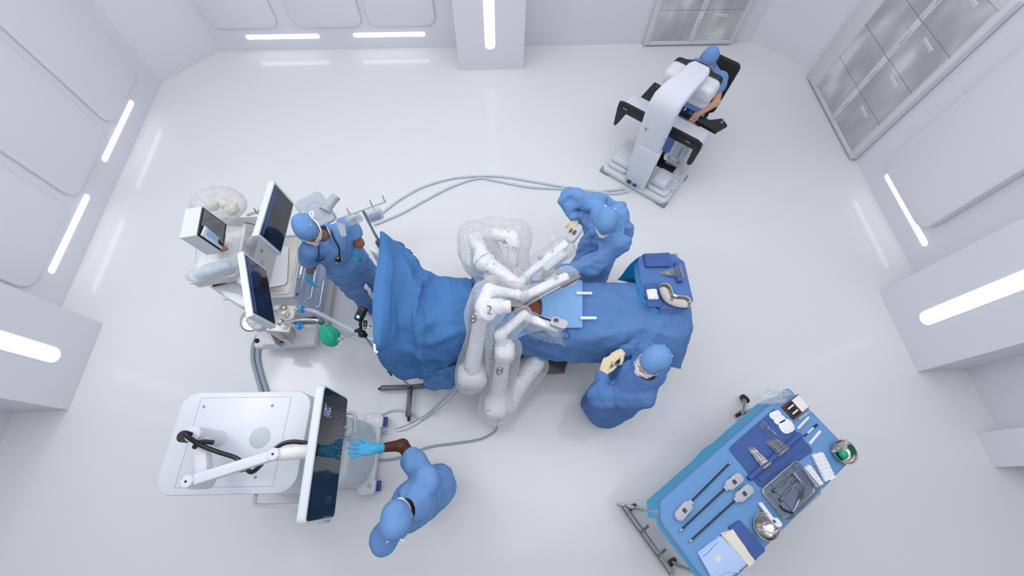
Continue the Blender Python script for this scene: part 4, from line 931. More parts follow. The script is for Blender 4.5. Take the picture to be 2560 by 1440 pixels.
def orth(f,u):
    f=V3(f).normalized(); u=V3(u); u=(u-f*u.dot(f)).normalized(); return f,f.cross(u),u     # forward, right, up
def hand_sdf(w,d,n,side,curl=0.35,spread=0.12,s=1.0,thumb=0.5,curls=None):
    """w wrist, d finger direction, n back-of-hand normal, side: unit sign for the thumb's side along n x d"""
    d=V3(d).normalized(); n=V3(n); n=(n-d*n.dot(d)).normalized(); t=n.cross(d)*side; w=V3(w)
    fs=[rbx(w+d*0.048*s,(0.040*s,0.046*s,0.0145*s),0.013*s,(t,d,n)),rc(w-d*0.02*s,w+d*0.02*s,0.027*s,0.026*s)]
    for k,(o,L,r) in enumerate(((0.031,0.072,0.0092),(0.0105,0.080,0.0095),(-0.0105,0.075,0.0092),(-0.031,0.060,0.0082))):
        c=curls[k] if curls else curl*(0.85+0.12*k); a=w+d*0.086*s+t*o*s; dr=(d+t*(o/0.031)*spread).normalized(); ang=0.0
        for L2,m in ((0.44,0.7),(0.31,1.1),(0.25,0.8)):
            ang+=c*m; v=dr*math.cos(ang)-n*math.sin(ang); b=a+v*L*L2*s; fs.append(rc(a,b,r*s,r*0.93*s)); a=b
    a=w+d*0.028*s+t*0.034*s-n*0.004*s; v=(t*(0.35+0.55*thumb)+d*0.75-n*0.25).normalized(); b=a+v*0.042*s; fs.append(rc(a,b,0.0135*s,0.0115*s)); v2=(v+d*0.5-n*0.2).normalized(); fs.append(rc(b,b+v2*0.034*s,0.0115*s,0.009*s))
    return su(0.007*s,*fs)
def person(name,label,J,skin='brown',cloth='scrubs',cm=None,gl=None,mask=True,glasses=None,capm=None,hem=0.28,seed=1,shoe=None,hands=None,top_cut=None,seated=False,neckv=True,amp=0.006):
    h=V3(J['head']); f,r,u=orth(J['face'],J.get('up',(0,0,1)))
    base=(V3(J['al'])+V3(J['ar']))/2; base.z=0
    t=thing('person',label,'person',base); cm=cm or M_scrub; sm=SK[skin]
    nk,ch,pv=V3(J['neck']),V3(J['chest']),V3(J['pelvis']); sl,sr=V3(J['sl']),V3(J['sr'])
    lat=(sl-sr); lat.z=0; lat.normalize(); bu=(nk-pv).normalized(); lat=(lat-bu*lat.dot(bu)).normalized(); fw=lat.cross(bu)     # forward = left x up
    fw=fw if True else fw; bax=(lat,fw,bu)
    # ---- body: one continuous surface
    hd=su(0.03,ell(h+u*0.02-f*0.01,(0.076,0.094,0.10),(r,f,u)),ell(h-u*0.045+f*0.025,(0.058,0.066,0.075),(r,f,u)))
    hd=su(0.015,hd,rc(h+f*0.084-u*0.005,h+f*0.104-u*0.040,0.010,0.015))
    hd=su(0.01,hd,ell(h+r*0.079-u*0.012-f*0.01,(0.012,0.018,0.030),(r,f,u)),ell(h-r*0.079-u*0.012-f*0.01,(0.012,0.018,0.030),(r,f,u)))
    hd=su(0.006,hd,ell(h+f*0.083-u*0.078,(0.026,0.012,0.010),(r,f,u)))
    for s in (-1,1): hd=cut(hd,ell(h+f*0.096+r*0.031*s+u*0.005,(0.018,0.014,0.011),(r,f,u)),k=0.012)
    fs=[hd,rc(nk-bu*0.03,h-u*0.05-f*0.02,0.056,0.052),ell(ch,(0.155,0.095,0.20),bax),ell((ch+pv)/2,(0.13,0.085,0.17),bax),ell(pv,(0.15,0.10,0.11),bax),rc(sl,sr,0.05,0.05)]
    for S,E,Wr in ((sl,J['el'],J['wl']),(sr,J['er'],J['wr'])): fs+= [rc(S,E,0.052,0.043),rc(E,Wr,0.043,0.027)]
    for Hp,Kn,An,toe in ((J['hl'],J['kl'],J['al'],J['tl']),(J['hr'],J['kr'],J['ar'],J['tr'])):
        fs+= [rc(Hp,Kn,0.082,0.055),rc(Kn,An,0.052,0.036)]
    wrl,wrr=V3(J['wl']),V3(J['wr'])
    if not gl:
        for w,hp in ((wrl,J['hlh']),(wrr,J['hrh'])): fs.append(hand_sdf(w,*hp))
    body=su(0.022,*fs); 
    sculpt('body',body,0.0075 if not gl else 0.0085,sm,t)
    for s in (-1,1):
        e=MB(); e.ball(h+f*0.0745+r*0.031*s+u*0.004,0.0118,n=12); eo=e.build('eye',M_eye,t)
        e=MB(); e.ball(h+f*0.0838+r*0.031*s+u*0.003,(0.0075,0.0035,0.0075),(r,f,u),n=10); e.build('iris',M_iris,eo)
    # ---- gloves
    if gl:
        for w,e,hp in ((wrl,J['el'],J['hlh']),(wrr,J['er'],J['hrh'])):
            back=(V3(e)-w).normalized(); g=su(0.015,infl(hand_sdf(w,*hp),0.0012),rc(w-(-back)*0.0,w+back*J.get('cuff',0.055),0.031,0.036)); sculpt('glove',g,0.0045,gl,t)
            c=MB(); x,y,z=basis(back); cc=w+back*J.get('cuff',0.055)*1.05; c.tube([cc+(x*math.cos(a)+y*math.sin(a))*0.0375 for a in [2*PI*k/18 for k in range(18)]],0.0028,6,closed=True); c.build('glove_cuff',gl,t)
    # ---- clothes
    ls=[sl+bu*0.01,sr+bu*0.01]
    tor=su(0.06,ell(ch+bu*0.02,(0.182,0.122,0.215),bax),ell((ch+pv)/2-bu*0.02,(0.165,0.118,0.20),bax),rc(sl-lat*0.015,sr+lat*0.015,0.07,0.07),rc(ch+bu*0.1,nk-bu*0.015,0.13,0.078))
    if cloth=='gown':
        slv=[]
        for S,E,Wr in ((sl,V3(J['el']),wrl),(sr,V3(J['er']),wrr)):
            bk=(E-Wr).normalized(); slv+= [su(0.05,rc(S,E,0.082,0.078),rc(E,Wr+bk*0.05,0.077,0.048))]
        drop=pv.copy(); base2=base.copy(); hemc=Vector((base2.x,base2.y,hem)); g0=J.get('hemc'); hemc=Vector((g0[0],g0[1],hem)) if g0 else hemc
        sk=su(0.08,ell(pv,(0.185,0.15,0.16),bax),rc(pv,hemc+Vector((0,0,-0.1)),0.175,0.215))
        g=su(0.05,tor,sk); g=su(0.06,g,*J['extra']) if J.get('extra') else g; g=su(0.035,g,*slv); g=wrinkle(wrinkle(g,amp*1.25,34,seed,(1,1,0.22),3),amp*0.42,56,seed+1,(0.5,1,0.8),3); g=both(g,hs(hemc,(0.05,0.02,-1))); g=su(0.02,g,cut(rc(nk-bu*0.06,nk+bu*0.045,0.085,0.07),hs(nk+bu*0.05,-bu))) ; g=cut(g,rc(nk+bu*0.03,nk+bu*0.2,0.057,0.075))
        sculpt('gown',g,0.010,cm,t)
        # trousers below the hem
        for Kn,An in ((J['kl'],J['al']),(J['kr'],J['ar'])):
            q=MB(); q.tube([V3(Kn),V3(An)+ZV*0.02],[0.075,0.07],12); q.build('trouser_leg',M_scrub,t)
    else:
        slv=[]
        for S,E in ((sl,V3(J['el'])),(sr,V3(J['er']))):
            d=(E-S).normalized(); q=rc(S-d*0.02,E+d*0.05,0.075,0.072); e2=S.lerp(E,J.get('slen',0.62)); slv.append(both(q,hs(e2,d)))
        tp=su(0.05,tor,ell(pv+bu*0.01,(0.185,0.135,0.15),bax)); tp=su(0.03,tp,*slv); tp=wrinkle(wrinkle(tp,amp*1.3,32,seed,(1,1,0.25),3),amp*0.45,56,seed+1,(1,0.5,0.8),3); tp=both(tp,hs(pv-bu*0.10,-bu)); tp=cut(tp,rc(nk+bu*0.03,nk+bu*0.2,0.07,0.10))
        if neckv: tp=cut(tp,rc(nk+fw*0.10+bu*0.05,nk+fw*0.12-bu*0.09,0.062,0.012),k=0.01)
        sculpt('scrub_top',tp,0.009,cm,t)
        legs=[]
        for Hp,Kn,An in ((J['hl'],J['kl'],J['al']),(J['hr'],J['kr'],J['ar'])): Hp,Kn,An=V3(Hp),V3(Kn),V3(An); legs.append(su(0.04,rc(Hp,Kn,0.11,0.083),rc(Kn,An+ZV*0.0,0.08,0.078)))
        tr=su(0.07,ell(pv-bu*0.03,(0.172,0.122,0.13),bax),rc(pv-bu*0.12,(V3(J['kl'])+V3(J['kr']))/2+(pv-base)*0.25,0.085,0.03) if not seated else ell(pv-bu*0.03,(0.172,0.122,0.13),bax),*legs); tr=wrinkle(wrinkle(tr,0.008,34,seed+3,(1,1,0.25),3),0.004,70,seed,(0.6,0.6,1),3); 
        mn=min(V3(J['al']).z,V3(J['ar']).z); tr=both(tr,hs(Vector((0,0,mn-0.035)),(0,0,-1)))
        sculpt('scrub_trousers',tr,0.011,cm,t)
    # ---- shoes
    for An,toe in ((J['al'],J['tl']),(J['ar'],J['tr'])):
        An=V3(An); d=V3(toe); d.z=0; d.normalize(); z0=An.z-0.06
        s=su(0.03,ell(An+d*0.03-ZV*0.025,(0.04,0.065,0.04),(ZV.cross(d),d,ZV)),ell(An+d*0.115-ZV*0.04,(0.044,0.075,0.03),(ZV.cross(d),d,ZV)),rc(An-d*0.03-ZV*0.03,An-d*0.02,0.036,0.036)); s=both(s,hs(Vector((0,0,An.z-0.085)),(0,0,-1)))
        sculpt('shoe',s,0.008,shoe or M_shoe,t)
    # ---- cap, mask, glasses
    tilt=J.get('captilt',0.25); cu_=(u-f*tilt).normalized(); cf=(f+u*tilt).normalized()
    cp=su(0.02,ell(h+cu_*0.030-f*0.016,(0.089,0.108,0.105),(r,cf,cu_)),ell(h+cu_*0.05-f*0.05,(0.08,0.07,0.07),(r,cf,cu_)))
    cp=both(cp,hs(h+cu_*J.get('capline',0.022),-cu_)); cp=wrinkle(cp,0.0028,42,seed+7); cap=sculpt('cap',cp,0.0065,capm or M_cap,t)
    q=MB(); n_=20; q.tube([h+cu_*(J.get('capline',0.022)+0.004)-f*0.016+(r*math.cos(a)*0.0885+cf*math.sin(a)*0.107) for a in [2*PI*k/n_ for k in range(n_)]],0.0035,6,closed=True); q.build('cap_band',capm or M_cap,cap)
    bk=h-f*0.118+u*0.02; q=MB(); q.tube(bez([bk+r*0.005,bk+r*0.035-f*0.02+u*0.012,bk+r*0.045-f*0.022-u*0.012,bk,bk-r*0.04-f*0.02+u*0.012,bk-r*0.05-f*0.01-u*0.02],4),0.004,6); q.build('cap_tie',M_tie,t)
    if mask:
        mk=both(infl(su(0.02,ell(h-u*0.045+f*0.035,(0.062,0.070,0.072),(r,f,u)),rc(h+f*0.085-u*0.02,h+f*0.10-u*0.045,0.016,0.020)),0.006),hs(h-u*0.012,u),hs(h+f*0.035,-f)); mo=sculpt('face_mask',mk,0.006,M_mask,t)
        q=MB()
        for s in (-1,1): q.tube(bez([h+r*s*0.06+f*0.045-u*0.03,h+r*s*0.084+f*0.0-u*0.005,h+r*s*0.088-f*0.03+u*0.02,h+r*s*0.06-f*0.10+u*0.03],5),0.0028,6)
        q.build('mask_strap',M_tie,t)
    if glasses:
        g=MB(); 
        for s in (-1,1): g.tube([h+r*s*0.005+f*0.112+u*0.008,h+r*s*0.06+f*0.095+u*0.010,h+r*s*0.084+f*0.02+u*0.004,h+r*s*0.086-f*0.02-u*0.0],0.0024,6)
        go=g.build('glasses',M_black if glasses=='dark' else M_tie,t)
        l=MB(); l.loft([[h+r*x*0.07+f*(0.116-0.03*x*x)+u*0.010,h+r*x*0.07+f*(0.114-0.03*x*x)-u*0.03] for x in [-1+k/5 for k in range(11)]],caps=False); l.build('lens',film('clear visor','#f3f6fa',body=0.12,gloss=0.12,rough=0.05,bump=0.0),go)
    return t,dict(h=h,f=f,r=r,u=u,fw=fw,lat=lat,bu=bu,nk=nk,ch=ch,pv=pv)
def stand(hip,fw,lat,w=0.095,knee=0.0,k=0.48):
    hip,fw,lat=V3(hip),V3(fw),V3(lat); d={}
    d['hl']=hip+lat*w-ZV*0.04; d['hr']=hip-lat*w-ZV*0.04
    return d
# -- anaesthetist
J=dict(head=P(770,577,1.60),face=(0.40,-0.80,-0.55),neck=(-1.43,1.965,1.43),chest=(-1.41,1.985,1.20),pelvis=(-1.41,1.985,0.93),sl=(-1.26,2.10,1.355),sr=(-1.555,1.86,1.355),
 el=P(898,608,1.19),wl=P(890,629,1.12),er=P(777,665,1.10),wr=P(772,690,0.96),hl=(-1.33,2.04,0.88),hr=(-1.48,1.93,0.88),kl=(-1.31,2.07,0.48),kr=(-1.46,1.91,0.48),al=(-1.35,2.13,0.085),ar=(-1.48,1.945,0.085),tl=(0.35,-0.9,0),tr=(0.6,-0.75,0),
 hlh=(P(880,676,0.97)-P(890,629,1.12),(0.45,-0.75,0.45),1,0.28,0.1),hrh=(P(781,724,0.80)-P(772,690,0.96),(-0.6,-0.5,0.5),-1,0.35,0.1),captilt=0.35)
tA,kA=person('person','person in blue scrubs with a stethoscope and blue gloves beside the anaesthesia cart',J,'brown','scrubs',M_scrub,M_glove,glasses='dark',seed=2,shoe=mat('shoe cover','#4a6db4',0.8))
# -- gowned assistant at the robot arm
J=dict(head=P(1514,560,1.60),face=(-0.25,-0.75,-0.70),neck=(1.00,2.00,1.42),chest=(1.01,2.06,1.20),pelvis=(1.05,2.10,0.94),sl=P(1548,608,1.32),sr=(0.93,2.27,1.345),
 el=P(1478,664,1.08),wl=P(1392,676,1.10),er=(0.725,2.44,1.20),wr=P(1437,548,1.12),hl=(1.08,2.02,0.88),hr=(1.00,2.18,0.88),kl=(1.04,2.04,0.48),kr=(0.98,2.20,0.48),al=(1.06,2.06,0.085),ar=(1.00,2.22,0.085),tl=(-0.9,-0.4,0),tr=(-0.9,-0.3,0),
 hlh=(P(1350,684,1.10)-P(1392,676,1.10),(0,0.3,1),1,0.5,0.08),hrh=(P(1430,585,1.06)-P(1437,548,1.12),(-0.2,0.1,1),-1,0.45,0.06),captilt=0.35,cuff=0.07,hemc=(1.03,2.10),extra=[ell(P(1488,530,1.12),(0.16,0.15,0.20)),rc(P(1545,535,1.25),P(1562,585,1.12),0.09,0.07)])
tB,kB=person('person','person in a long blue gown bending over with a hand on a robot arm',J,'light','gown',M_gownb,M_latex,seed=5,hem=0.24,amp=0.010)
# -- gowned nurse with clasped hands
J=dict(head=P(1628,907,1.62),face=(-0.83,-0.48,-0.16),neck=P(1612,936,1.43),chest=(1.06,0.665,1.20),pelvis=(1.04,0.66,0.93),sl=P(1608,985,1.345),sr=P(1640,905,1.345),
 el=P(1499,992,1.06),wl=P(1508,936,1.10),er=P(1600,868,1.10),wr=P(1556,880,1.14),hl=(0.99,0.60,0.88),hr=(1.09,0.73,0.88),kl=(0.97,0.63,0.48),kr=(1.04,0.74,0.48),al=(0.98,0.635,0.085),ar=(1.05,0.74,0.085),tl=(-0.7,0.7,0),tr=(-0.4,0.9,0),
 hlh=(P(1520,892,1.15)-P(1508,936,1.10),(-0.5,0.2,0.8),-1,0.35,0.05),hrh=(P(1508,908,1.17)-P(1556,880,1.14),(-0.1,0.5,0.9),1,0.7,0.05),captilt=0.30,cuff=0.10,hemc=(1.01,0.655))
tC,kC=person('person','person in a darker blue gown and clear glasses standing with clasped cream gloves',J,'light','gown',M_gownd,M_latex,glasses='clear',seed=9,hem=0.22,amp=0.010)
# -- scrub nurse at the big screen
J=dict(head=P(994,1291,1.60),face=(-0.08,0.88,-0.36),neck=(-0.625,-0.105,1.43),chest=(-0.60,-0.07,1.20),pelvis=(-0.54,-0.02,0.93),sl=(-0.775,-0.27,1.35),sr=P(1066,1196,1.34),
 el=(-0.84,-0.33,1.09),wl=(-0.86,-0.14,0.87),er=P(1006,1113,1.13),wr=P(933,1122,1.30),hl=(-0.62,-0.07,0.88),hr=(-0.50,0.06,0.88),kl=(-0.66,-0.05,0.48),kr=(-0.56,0.10,0.48),al=(-0.66,-0.06,0.085),ar=(-0.58,0.09,0.085),tl=(-0.7,0.5,0),tr=(-0.6,0.75,0),
 hlh=((-0.2,0.5,-0.8),(-0.5,0.5,0.4),1,0.4,0.08),hrh=(P(868,1126,1.40)-P(933,1122,1.30),(0.3,0.1,0.95),-1,0.12,0.30),captilt=0.42,slen=0.62)
tD,kD=person('person','person in blue scrubs reaching a blue gloved hand to the wide screen',J,'dark','scrubs',M_scrub,M_glove,seed=12)
# -- surgeon sitting at the console
J=dict(head=K(0.47,1.115,1.235),face=tuple(-K.v*0.9-ZV*0.45),neck=K(0.495,1.235,1.09),chest=K(0.515,1.24,0.88),pelvis=K(0.52,1.16,0.60),sl=K(0.685,1.20,1.03),sr=K(0.335,1.22,1.03),
 el=K(0.79,1.06,0.85),wl=K(0.70,0.73,0.835),er=K(0.26,1.06,0.85),wr=K(0.34,0.73,0.835),hl=K(0.61,1.10,0.57),hr=K(0.43,1.10,0.57),kl=K(0.62,0.80,0.56),kr=K(0.44,0.80,0.54),al=K(0.62,0.76,0.21),ar=K(0.50,0.74,0.21),tl=tuple(-K.v),tr=tuple(-K.v-K.u*0.3),
 hlh=(K(0.67,0.685,0.70)-K(0.70,0.73,0.835),tuple(-K.v+K.u*0.2),1,0.4,0.06),hrh=(K(0.37,0.685,0.70)-K(0.34,0.73,0.835),tuple(-K.v-K.u*0.2),-1,0.4,0.06),captilt=0.1,slen=0.55)
tE,kE=person('person','person in blue scrubs sitting at the white console with the face in its hood',J,'light','scrubs',M_scrub,None,mask=False,seed=15,neckv=False)
mb=MB(); mb.tube(bez([P(781,546,1.695),P(792,556,1.695),P(800,570,1.672),P(803,586,1.625),P(800,600,1.555)],5),0.0055,8); mb.build('mask_tie',M_tie,tA)
mb=MB(); mb.tube(bez([P(779,544,1.70),P(774,533,1.712),P(783,530,1.71),P(780,545,1.70),P(770,552,1.70),P(777,562,1.705)],5),0.006,6); mb.build('tie_knot',M_tie,tA)
# stethoscope round the anaesthetist's neck
def stethoscope():
    fw,lat,nk,ch=kA['fw'],kA['lat'],kA['nk'],kA['ch']; t=thing('stethoscope','black stethoscope hanging round the neck of the person in scrubs','stethoscope',nk)
    mb=MB(); mb.tube(bez([nk-fw*0.07+ZV*0.02,nk+lat*0.075+ZV*0.03,P(836,598,1.45),P(846,616,1.38),P(849,634,1.32),P(846,646,1.28)],6),0.0065,8); mb.build('tube',M_black,t)
    mb=MB(); mb.tube(bez([nk-fw*0.07+ZV*0.02,nk-lat*0.075+ZV*0.03,P(784,608,1.46),P(786,630,1.37),P(789,648,1.31),P(797,653,1.29),P(810,645,1.30)],6),0.0065,8); mb.tube(bez([P(797,616,1.45),P(797,636,1.37),P(797,653,1.29)],4),0.0045,8); mb.build('ear_tubes',M_black,t)
    c=P(845,648,1.285); mb=MB(); mb.lathe(c,[(0.023,-0.006),(0.026,0),(0.026,0.008),(0.012,0.014)],axis=(0.45,-0.6,0.6),n=18); mb.build('chest_piece',M_black,t)
    for dx,dy in ((-0.026,-0.012),(0.026,-0.01),(0.004,0.03)): 
        mb=MB(); mb.ball(c+lat*dx+ZV*dy+fw*0.012,0.008,n=8); mb.build('chrome_lobe',M_chrome,t)
    mb=MB(); mb.tube([nk+lat*0.07+ZV*0.035-fw*0.02,P(828,590,1.42)],0.009,8); mb.build('collar_clip',M_tie,t)
stethoscope()
# ---------------------------------------------------------------- operating table, patient and drapes
def proj(p):
    c=ROT.T@(np.array(tuple(p))-np.array([0,0,CAM_H])); return 1280+FPX*c[0]/-c[2], 720-FPX*c[1]/-c[2]
def inside(x,y,poly):
    k=False; n=len(poly)
    for i in range(n):
        (x1,y1),(x2,y2)=poly[i],poly[(i+1)%n]
        if (y1>y)!=(y2>y) and x<(x2-x1)*(y-y1)/(y2-y1)+x1: k=not k
    return k
def cr(p,i,t):
    a,b,c,d=p[max(i-1,0)],p[i],p[min(i+1,len(p)-1)],p[min(i+2,len(p)-1)]
    return 0.5*((2*b)+(c-a)*t+(2*a-5*b+4*c-d)*t*t+(3*b-a-3*c+d)*t**3)
def spread(ctrl,n=10,m=10):
    """a fine grid of points through rows of control points"""
    R=[]
    for row in ctrl:
        row=[Vector(p) for p in row]; R.append([cr(row,i,k/n) for i in range(len(row)-1) for k in range(n)]+[row[-1]])
    out=[]
    cols=[[R[r][c] for r in range(len(R))] for c in range(len(R[0]))]
    G=[[cr(col,i,k/m) for i in range(len(col)-1) for k in range(m)]+[col[-1]] for col in cols]
    return [[G[c][r] for c in range(len(G))] for r in range(len(G[0]))]
def crease(G,lines):
    """raise (or sink) sharp folds along lines: (points as pixels, height, half width in pixels)"""
    nr,nc=len(G),len(G[0]); out=[]
    for r in range(nr):
        row=[]
        for c in range(nc):
            p=G[r][c]; dx=G[r][min(c+1,nc-1)]-G[r][max(c-1,0)]; dy=G[min(r+1,nr-1)][c]-G[max(r-1,0)][c]; n=dx.cross(dy)
            if n.length>1e-9: n.normalize()
            if n.z<0: n=-n
            x,y=proj(p); s=0.0
            for pts,h,w in lines:
                b=9e9; end=1.0
                for i in range(len(pts)-1):
                    (x1,y1),(x2,y2)=pts[i],pts[i+1]; L2=(x2-x1)**2+(y2-y1)**2; t=max(0,min(1,((x-x1)*(x2-x1)+(y-y1)*(y2-y1))/L2)); d=math.hypot(x-x1-t*(x2-x1),y-y1-t*(y2-y1))
                    if d<b: b=d; g=(i+t)/(len(pts)-1)
                if b<w: s+=h*(1-b/w)**1.3*min(1,4*g+0.25,4*(1-g)+0.25)
            row.append(p+n*s)
        out.append(row)
    return out
def ruffle(G,amp,freq,seed,sx=1.0,sy=1.0,sz=1.0,terms=5,w0=1.0):
    rs=np.random.RandomState(seed); K_=[]
    for i in range(terms):
        a=rs.rand()*6.28; K_.append((np.array([math.cos(a)*sx,math.sin(a)*sy,0.4*rs.randn()*sz])*freq*(0.5+rs.rand()),rs.rand()*6.28,rs.randn(3)*freq*0.3,rs.rand()*6.28,rs.rand()*0.7+0.5))
    nr,nc=len(G),len(G[0]); out=[]
    for r in range(nr):
        row=[]
        for c in range(nc):
            p=G[r][c]; dx=G[r][min(c+1,nc-1)]-G[r][max(c-1,0)]; dy=G[min(r+1,nr-1)][c]-G[max(r-1,0)][c]; n=dx.cross(dy)
            if n.length>1e-9: n.normalize()
            if n.z<0: n=-n
            q=np.array(tuple(p)); s=sum(w*(1-2*abs(math.sin(float(k@q)*0.5+ph+1.4*math.sin(float(k2@q)+ph2)))) for k,ph,k2,ph2,w in K_)/terms*2.6
            row.append(p+n*amp*s*(w0+(1-w0)*min(1,max(0,c/nc-0.3)/0.25)))
        out.append(row)
    return out
def sheet(name,G,m,parent,hole=None,thick=0.0):
    nr,nc=len(G),len(G[0]); vs=[p for r in G for p in r]; fs=[]
    for r in range(nr-1):
        for c in range(nc-1):
            if hole:
                p=(G[r][c]+G[r+1][c+1])/2; x,y=proj(p)
                if inside(x,y,hole): continue
            fs.append((r*nc+c,r*nc+c+1,(r+1)*nc+c+1,(r+1)*nc+c))
    o=link_mesh(name,vs,fs,m,parent); return o
M_drape=mat('surgical drape blue','#5f87bd',0.8,bump=0.1,bscale=34,var=0.05,vscale=16,spec=0.25)
M_draped=mat('anaesthesia screen drape blue','#4a7cb5',0.8,bump=0.16,bscale=60,var=0.08,vscale=26,spec=0.25)
M_pale=mat('pale fenestrated drape','#86b4e4',0.75,bump=0.08,bscale=40,var=0.02,spec=0.25)
M_tape=mat('white strap','#e9eef6',0.7)
YB0=1.35                                   # line of the bed
def bed():
    t=thing('operating_table','operating table with dark steel base under the blue drapes','table',(0.35,1.38,0))
    mb=MB(); mb.box((0.40,1.38,0.885),(2.15,0.52,0.07),bev=0.02); mb.build('mattress',M_black,t)
    mb=MB(); mb.box((0.40,1.38,0.825),(2.15,0.54,0.04),bev=0.01); mb.build('table_top',M_dark,t)
    mb=MB(); mb.prism([(0.30+x,1.38+y,0.12) for x,y in rrect(0.42,0.34,0.05)],ZV*0.69,0.01); mb.build('column',M_dark,t)
    b=MB(); b.prism([P(x,y,0.10) for x,y in ((1140,905),(1215,900),(1300,900),(1345,918),(1362,934),(1408,933),(1416,912),(1416,840),(1140,830))],ZV*0.10,0.012,2); b.build('base',mat('table base brown','#5c5450',0.4,metal=0.3),t)
    b=MB(); b.prism([P(x,y,0.03) for x,y in ((1364,936),(1410,934),(1414,905),(1360,905))],ZV*0.07,0.008,2); b.build('base_foot',M_dark,t)
    for y0 in (1.10,1.655): r=MB(); r.box((0.4,y0,0.87),(1.9,0.012,0.03)); r.build('side_rail',M_steel,t)
bed()
def patient():
    t=thing('person','person lying on the bed under blue drapes, only brown bare belly showing','person',(0.3,1.38,0.93))
    y=1.375; f=[ell((-0.42,y,1.04),(0.115,0.08,0.10)),rc((-0.32,y,1.03),(-0.2,y,1.02),0.06,0.07),ell((0.0,y,1.03),(0.27,0.17,0.10)),ell((0.30,y-0.02,1.028),(0.22,0.155,0.115)),ell((0.56,y,0.985),(0.16,0.17,0.09))]
    for s in (-1,1): f+=[rc((0.6,y+0.09*s,0.965),(1.02,y+0.09*s,0.96),0.075,0.055),rc((1.02,y+0.09*s,0.96),(1.42,y+0.09*s,0.94),0.052,0.036),rc((1.44,y+0.09*s,0.94),(1.46,y+0.09*s,0.99),0.035,0.028),rc((-0.13,y+0.18*s,1.03),(0.16,y+0.20*s,0.96),0.045,0.038),rc((0.16,y+0.20*s,0.96),(0.42,y+0.20*s,0.95),0.036,0.026)]
    f.append(rc((-0.47,y,1.14),(-0.46,y,1.14),0.014))
    sculpt('body',su(0.05,*f),0.012,mat('belly skin','#84492f',0.55,bump=0.08,bscale=140,spec=0.3),t)
patient()
HOLE=[(1268,748),(1296,738),(1322,734),(1342,738),(1353,752),(1354,775),(1349,792),(1338,797),(1315,788),(1282,778)]
def body_drape():
    t=thing('body_drape','wide mid blue drape over the bed from the chest to the feet','drape',(0.4,1.38,1.1))
    xs=[1178,1215,1262,1320,1385,1450,1515,1580,1640,1692]
    def zt(i): return (1.10,1.12,1.13,1.125,1.10,1.09,1.08,1.07,1.07,1.06)[i]
    rows=[]
    top=[690,692,697,700,703,704,703,703,704,712]
    rows.append([P(x,y,1.0)+Vector((0,0.04,-0.45)) for x,y in zip(xs,top)])
    rows.append([P(x,y,1.02)+Vector((0,0.012,-0.14)) for x,y in zip(xs,top)])
    rows.append([P(x,y+1,1.02) for x,y in zip(xs,top)])
    rows.append([P(x,y+22,zt(i)-0.015) for i,(x,y) in enumerate(zip(xs,top))])
    rows.append([P(x,765,zt(i)) for i,x in enumerate(xs)])
    rows.append([P(x,812,zt(i)-0.01) for i,x in enumerate(xs)])
    rows.append([P(x,y,zt(i)-0.05) for i,(x,y) in enumerate(zip(xs,(846,846,846,846,848,850,852,852,850,845)))])
    rows.append([P(x,y,0.90) for x,y in zip(xs,(872,872,872,874,880,882,884,884,884,880))])
    rows.append([P(x,y,0.70) for x,y in zip(xs,(890,890,890,896,906,908,910,912,916,922))])
    # foot end hangs down past the last column
    ex=[(1,-0.05,0.5),(1,-0.02,0.62),(1722,716,1.0),(1728,735,1.0),(1730,765,0.98),(1734,800,0.96),(1738,826,0.92),(1722,862,0.78),(1706,924,0.52)]
    for i,e in enumerate(ex):
        rows[i].append(P(e[0],e[1],e[2]) if e[0]>2 else rows[i][-1]+Vector((0.10,0.0,-0.02)))
    G=spread(rows,9,9); G=ruffle(G,0.010,22,4,1.0,0.6); G=ruffle(G,0.004,60,8)
    G=crease(G,[([(1460,850),(1560,828),(1690,800)],0.022,20),([(1500,740),(1560,765),(1600,772)],0.014,22),([(1470,720),(1540,735)],0.010,16),([(1430,850),(1400,880),(1385,905)],0.016,14),([(1290,893),(1330,897),(1375,890)],-0.018,8),([(1520,860),(1500,905)],0.018,14),([(1585,850),(1640,900)],0.016,14),([(1620,820),(1700,850)],0.02,16),([(1450,800),(1520,850)],0.012,14),([(1690,720),(1700,830)],0.014,12)])
    # keep the sheet smooth around the opening
    sheet('sheet',G,M_drape,t,HOLE)
    for (x,y),(x2,y2) in (((1441,733),(1479,733)),((1451,795),(1490,795))):
        a,b=P(x,y,1.137),P(x2,y2,1.125); mb=MB(); d=(b-a).normalized(); s=ZV.cross(d)*0.013; n=8
        top=[a.lerp(b,k/n) for k in range(n+1)]; mb.prism([a-s,b-s*0.9,b+d*0.008,b+s*0.9,a+s],ZV*0.004,0.001); mb.build('white_strap',M_tape,t)
body_drape()
def pale_drape():
    t=thing('pale_drape','pale blue drape with an oval opening around the bare belly','drape',(0.3,1.38,1.13))
    xs=[1186,1225,1270,1320,1370,1415,1456]; zt=(1.135,1.15,1.155,1.15,1.135,1.125,1.12)
    rows=[[P(x,700,1.055) for x in xs],[P(x,720,z-0.005) for x,z in zip(xs,zt)],[P(x,765,z) for x,z in zip(xs,zt)],[P(x,805,z-0.008) for x,z in zip(xs,zt)],[P(x,y,z-0.02) for x,y,z in zip(xs,(868,866,856,835,824,820,819),zt)]]
    G=spread(rows,16,12); G=ruffle(G,0.003,45,3); sheet('sheet',G,M_pale,t,HOLE)
    rim=[]; 
    mb=MB(); mb.tube(bez([P(x,y,1.155) for x,y in HOLE],4,True),0.005,6,closed=True); mb.build('opening_edge',mat('opening edge blue','#3a62ab',0.7),t)
    mb=MB(); mb.tube(bez([P(1200,735,1.15),P(1212,722,1.15),P(1224,712,1.13)],5),0.006,6); mb.build('cyan_tape',M_cyan,t)
pale_drape()
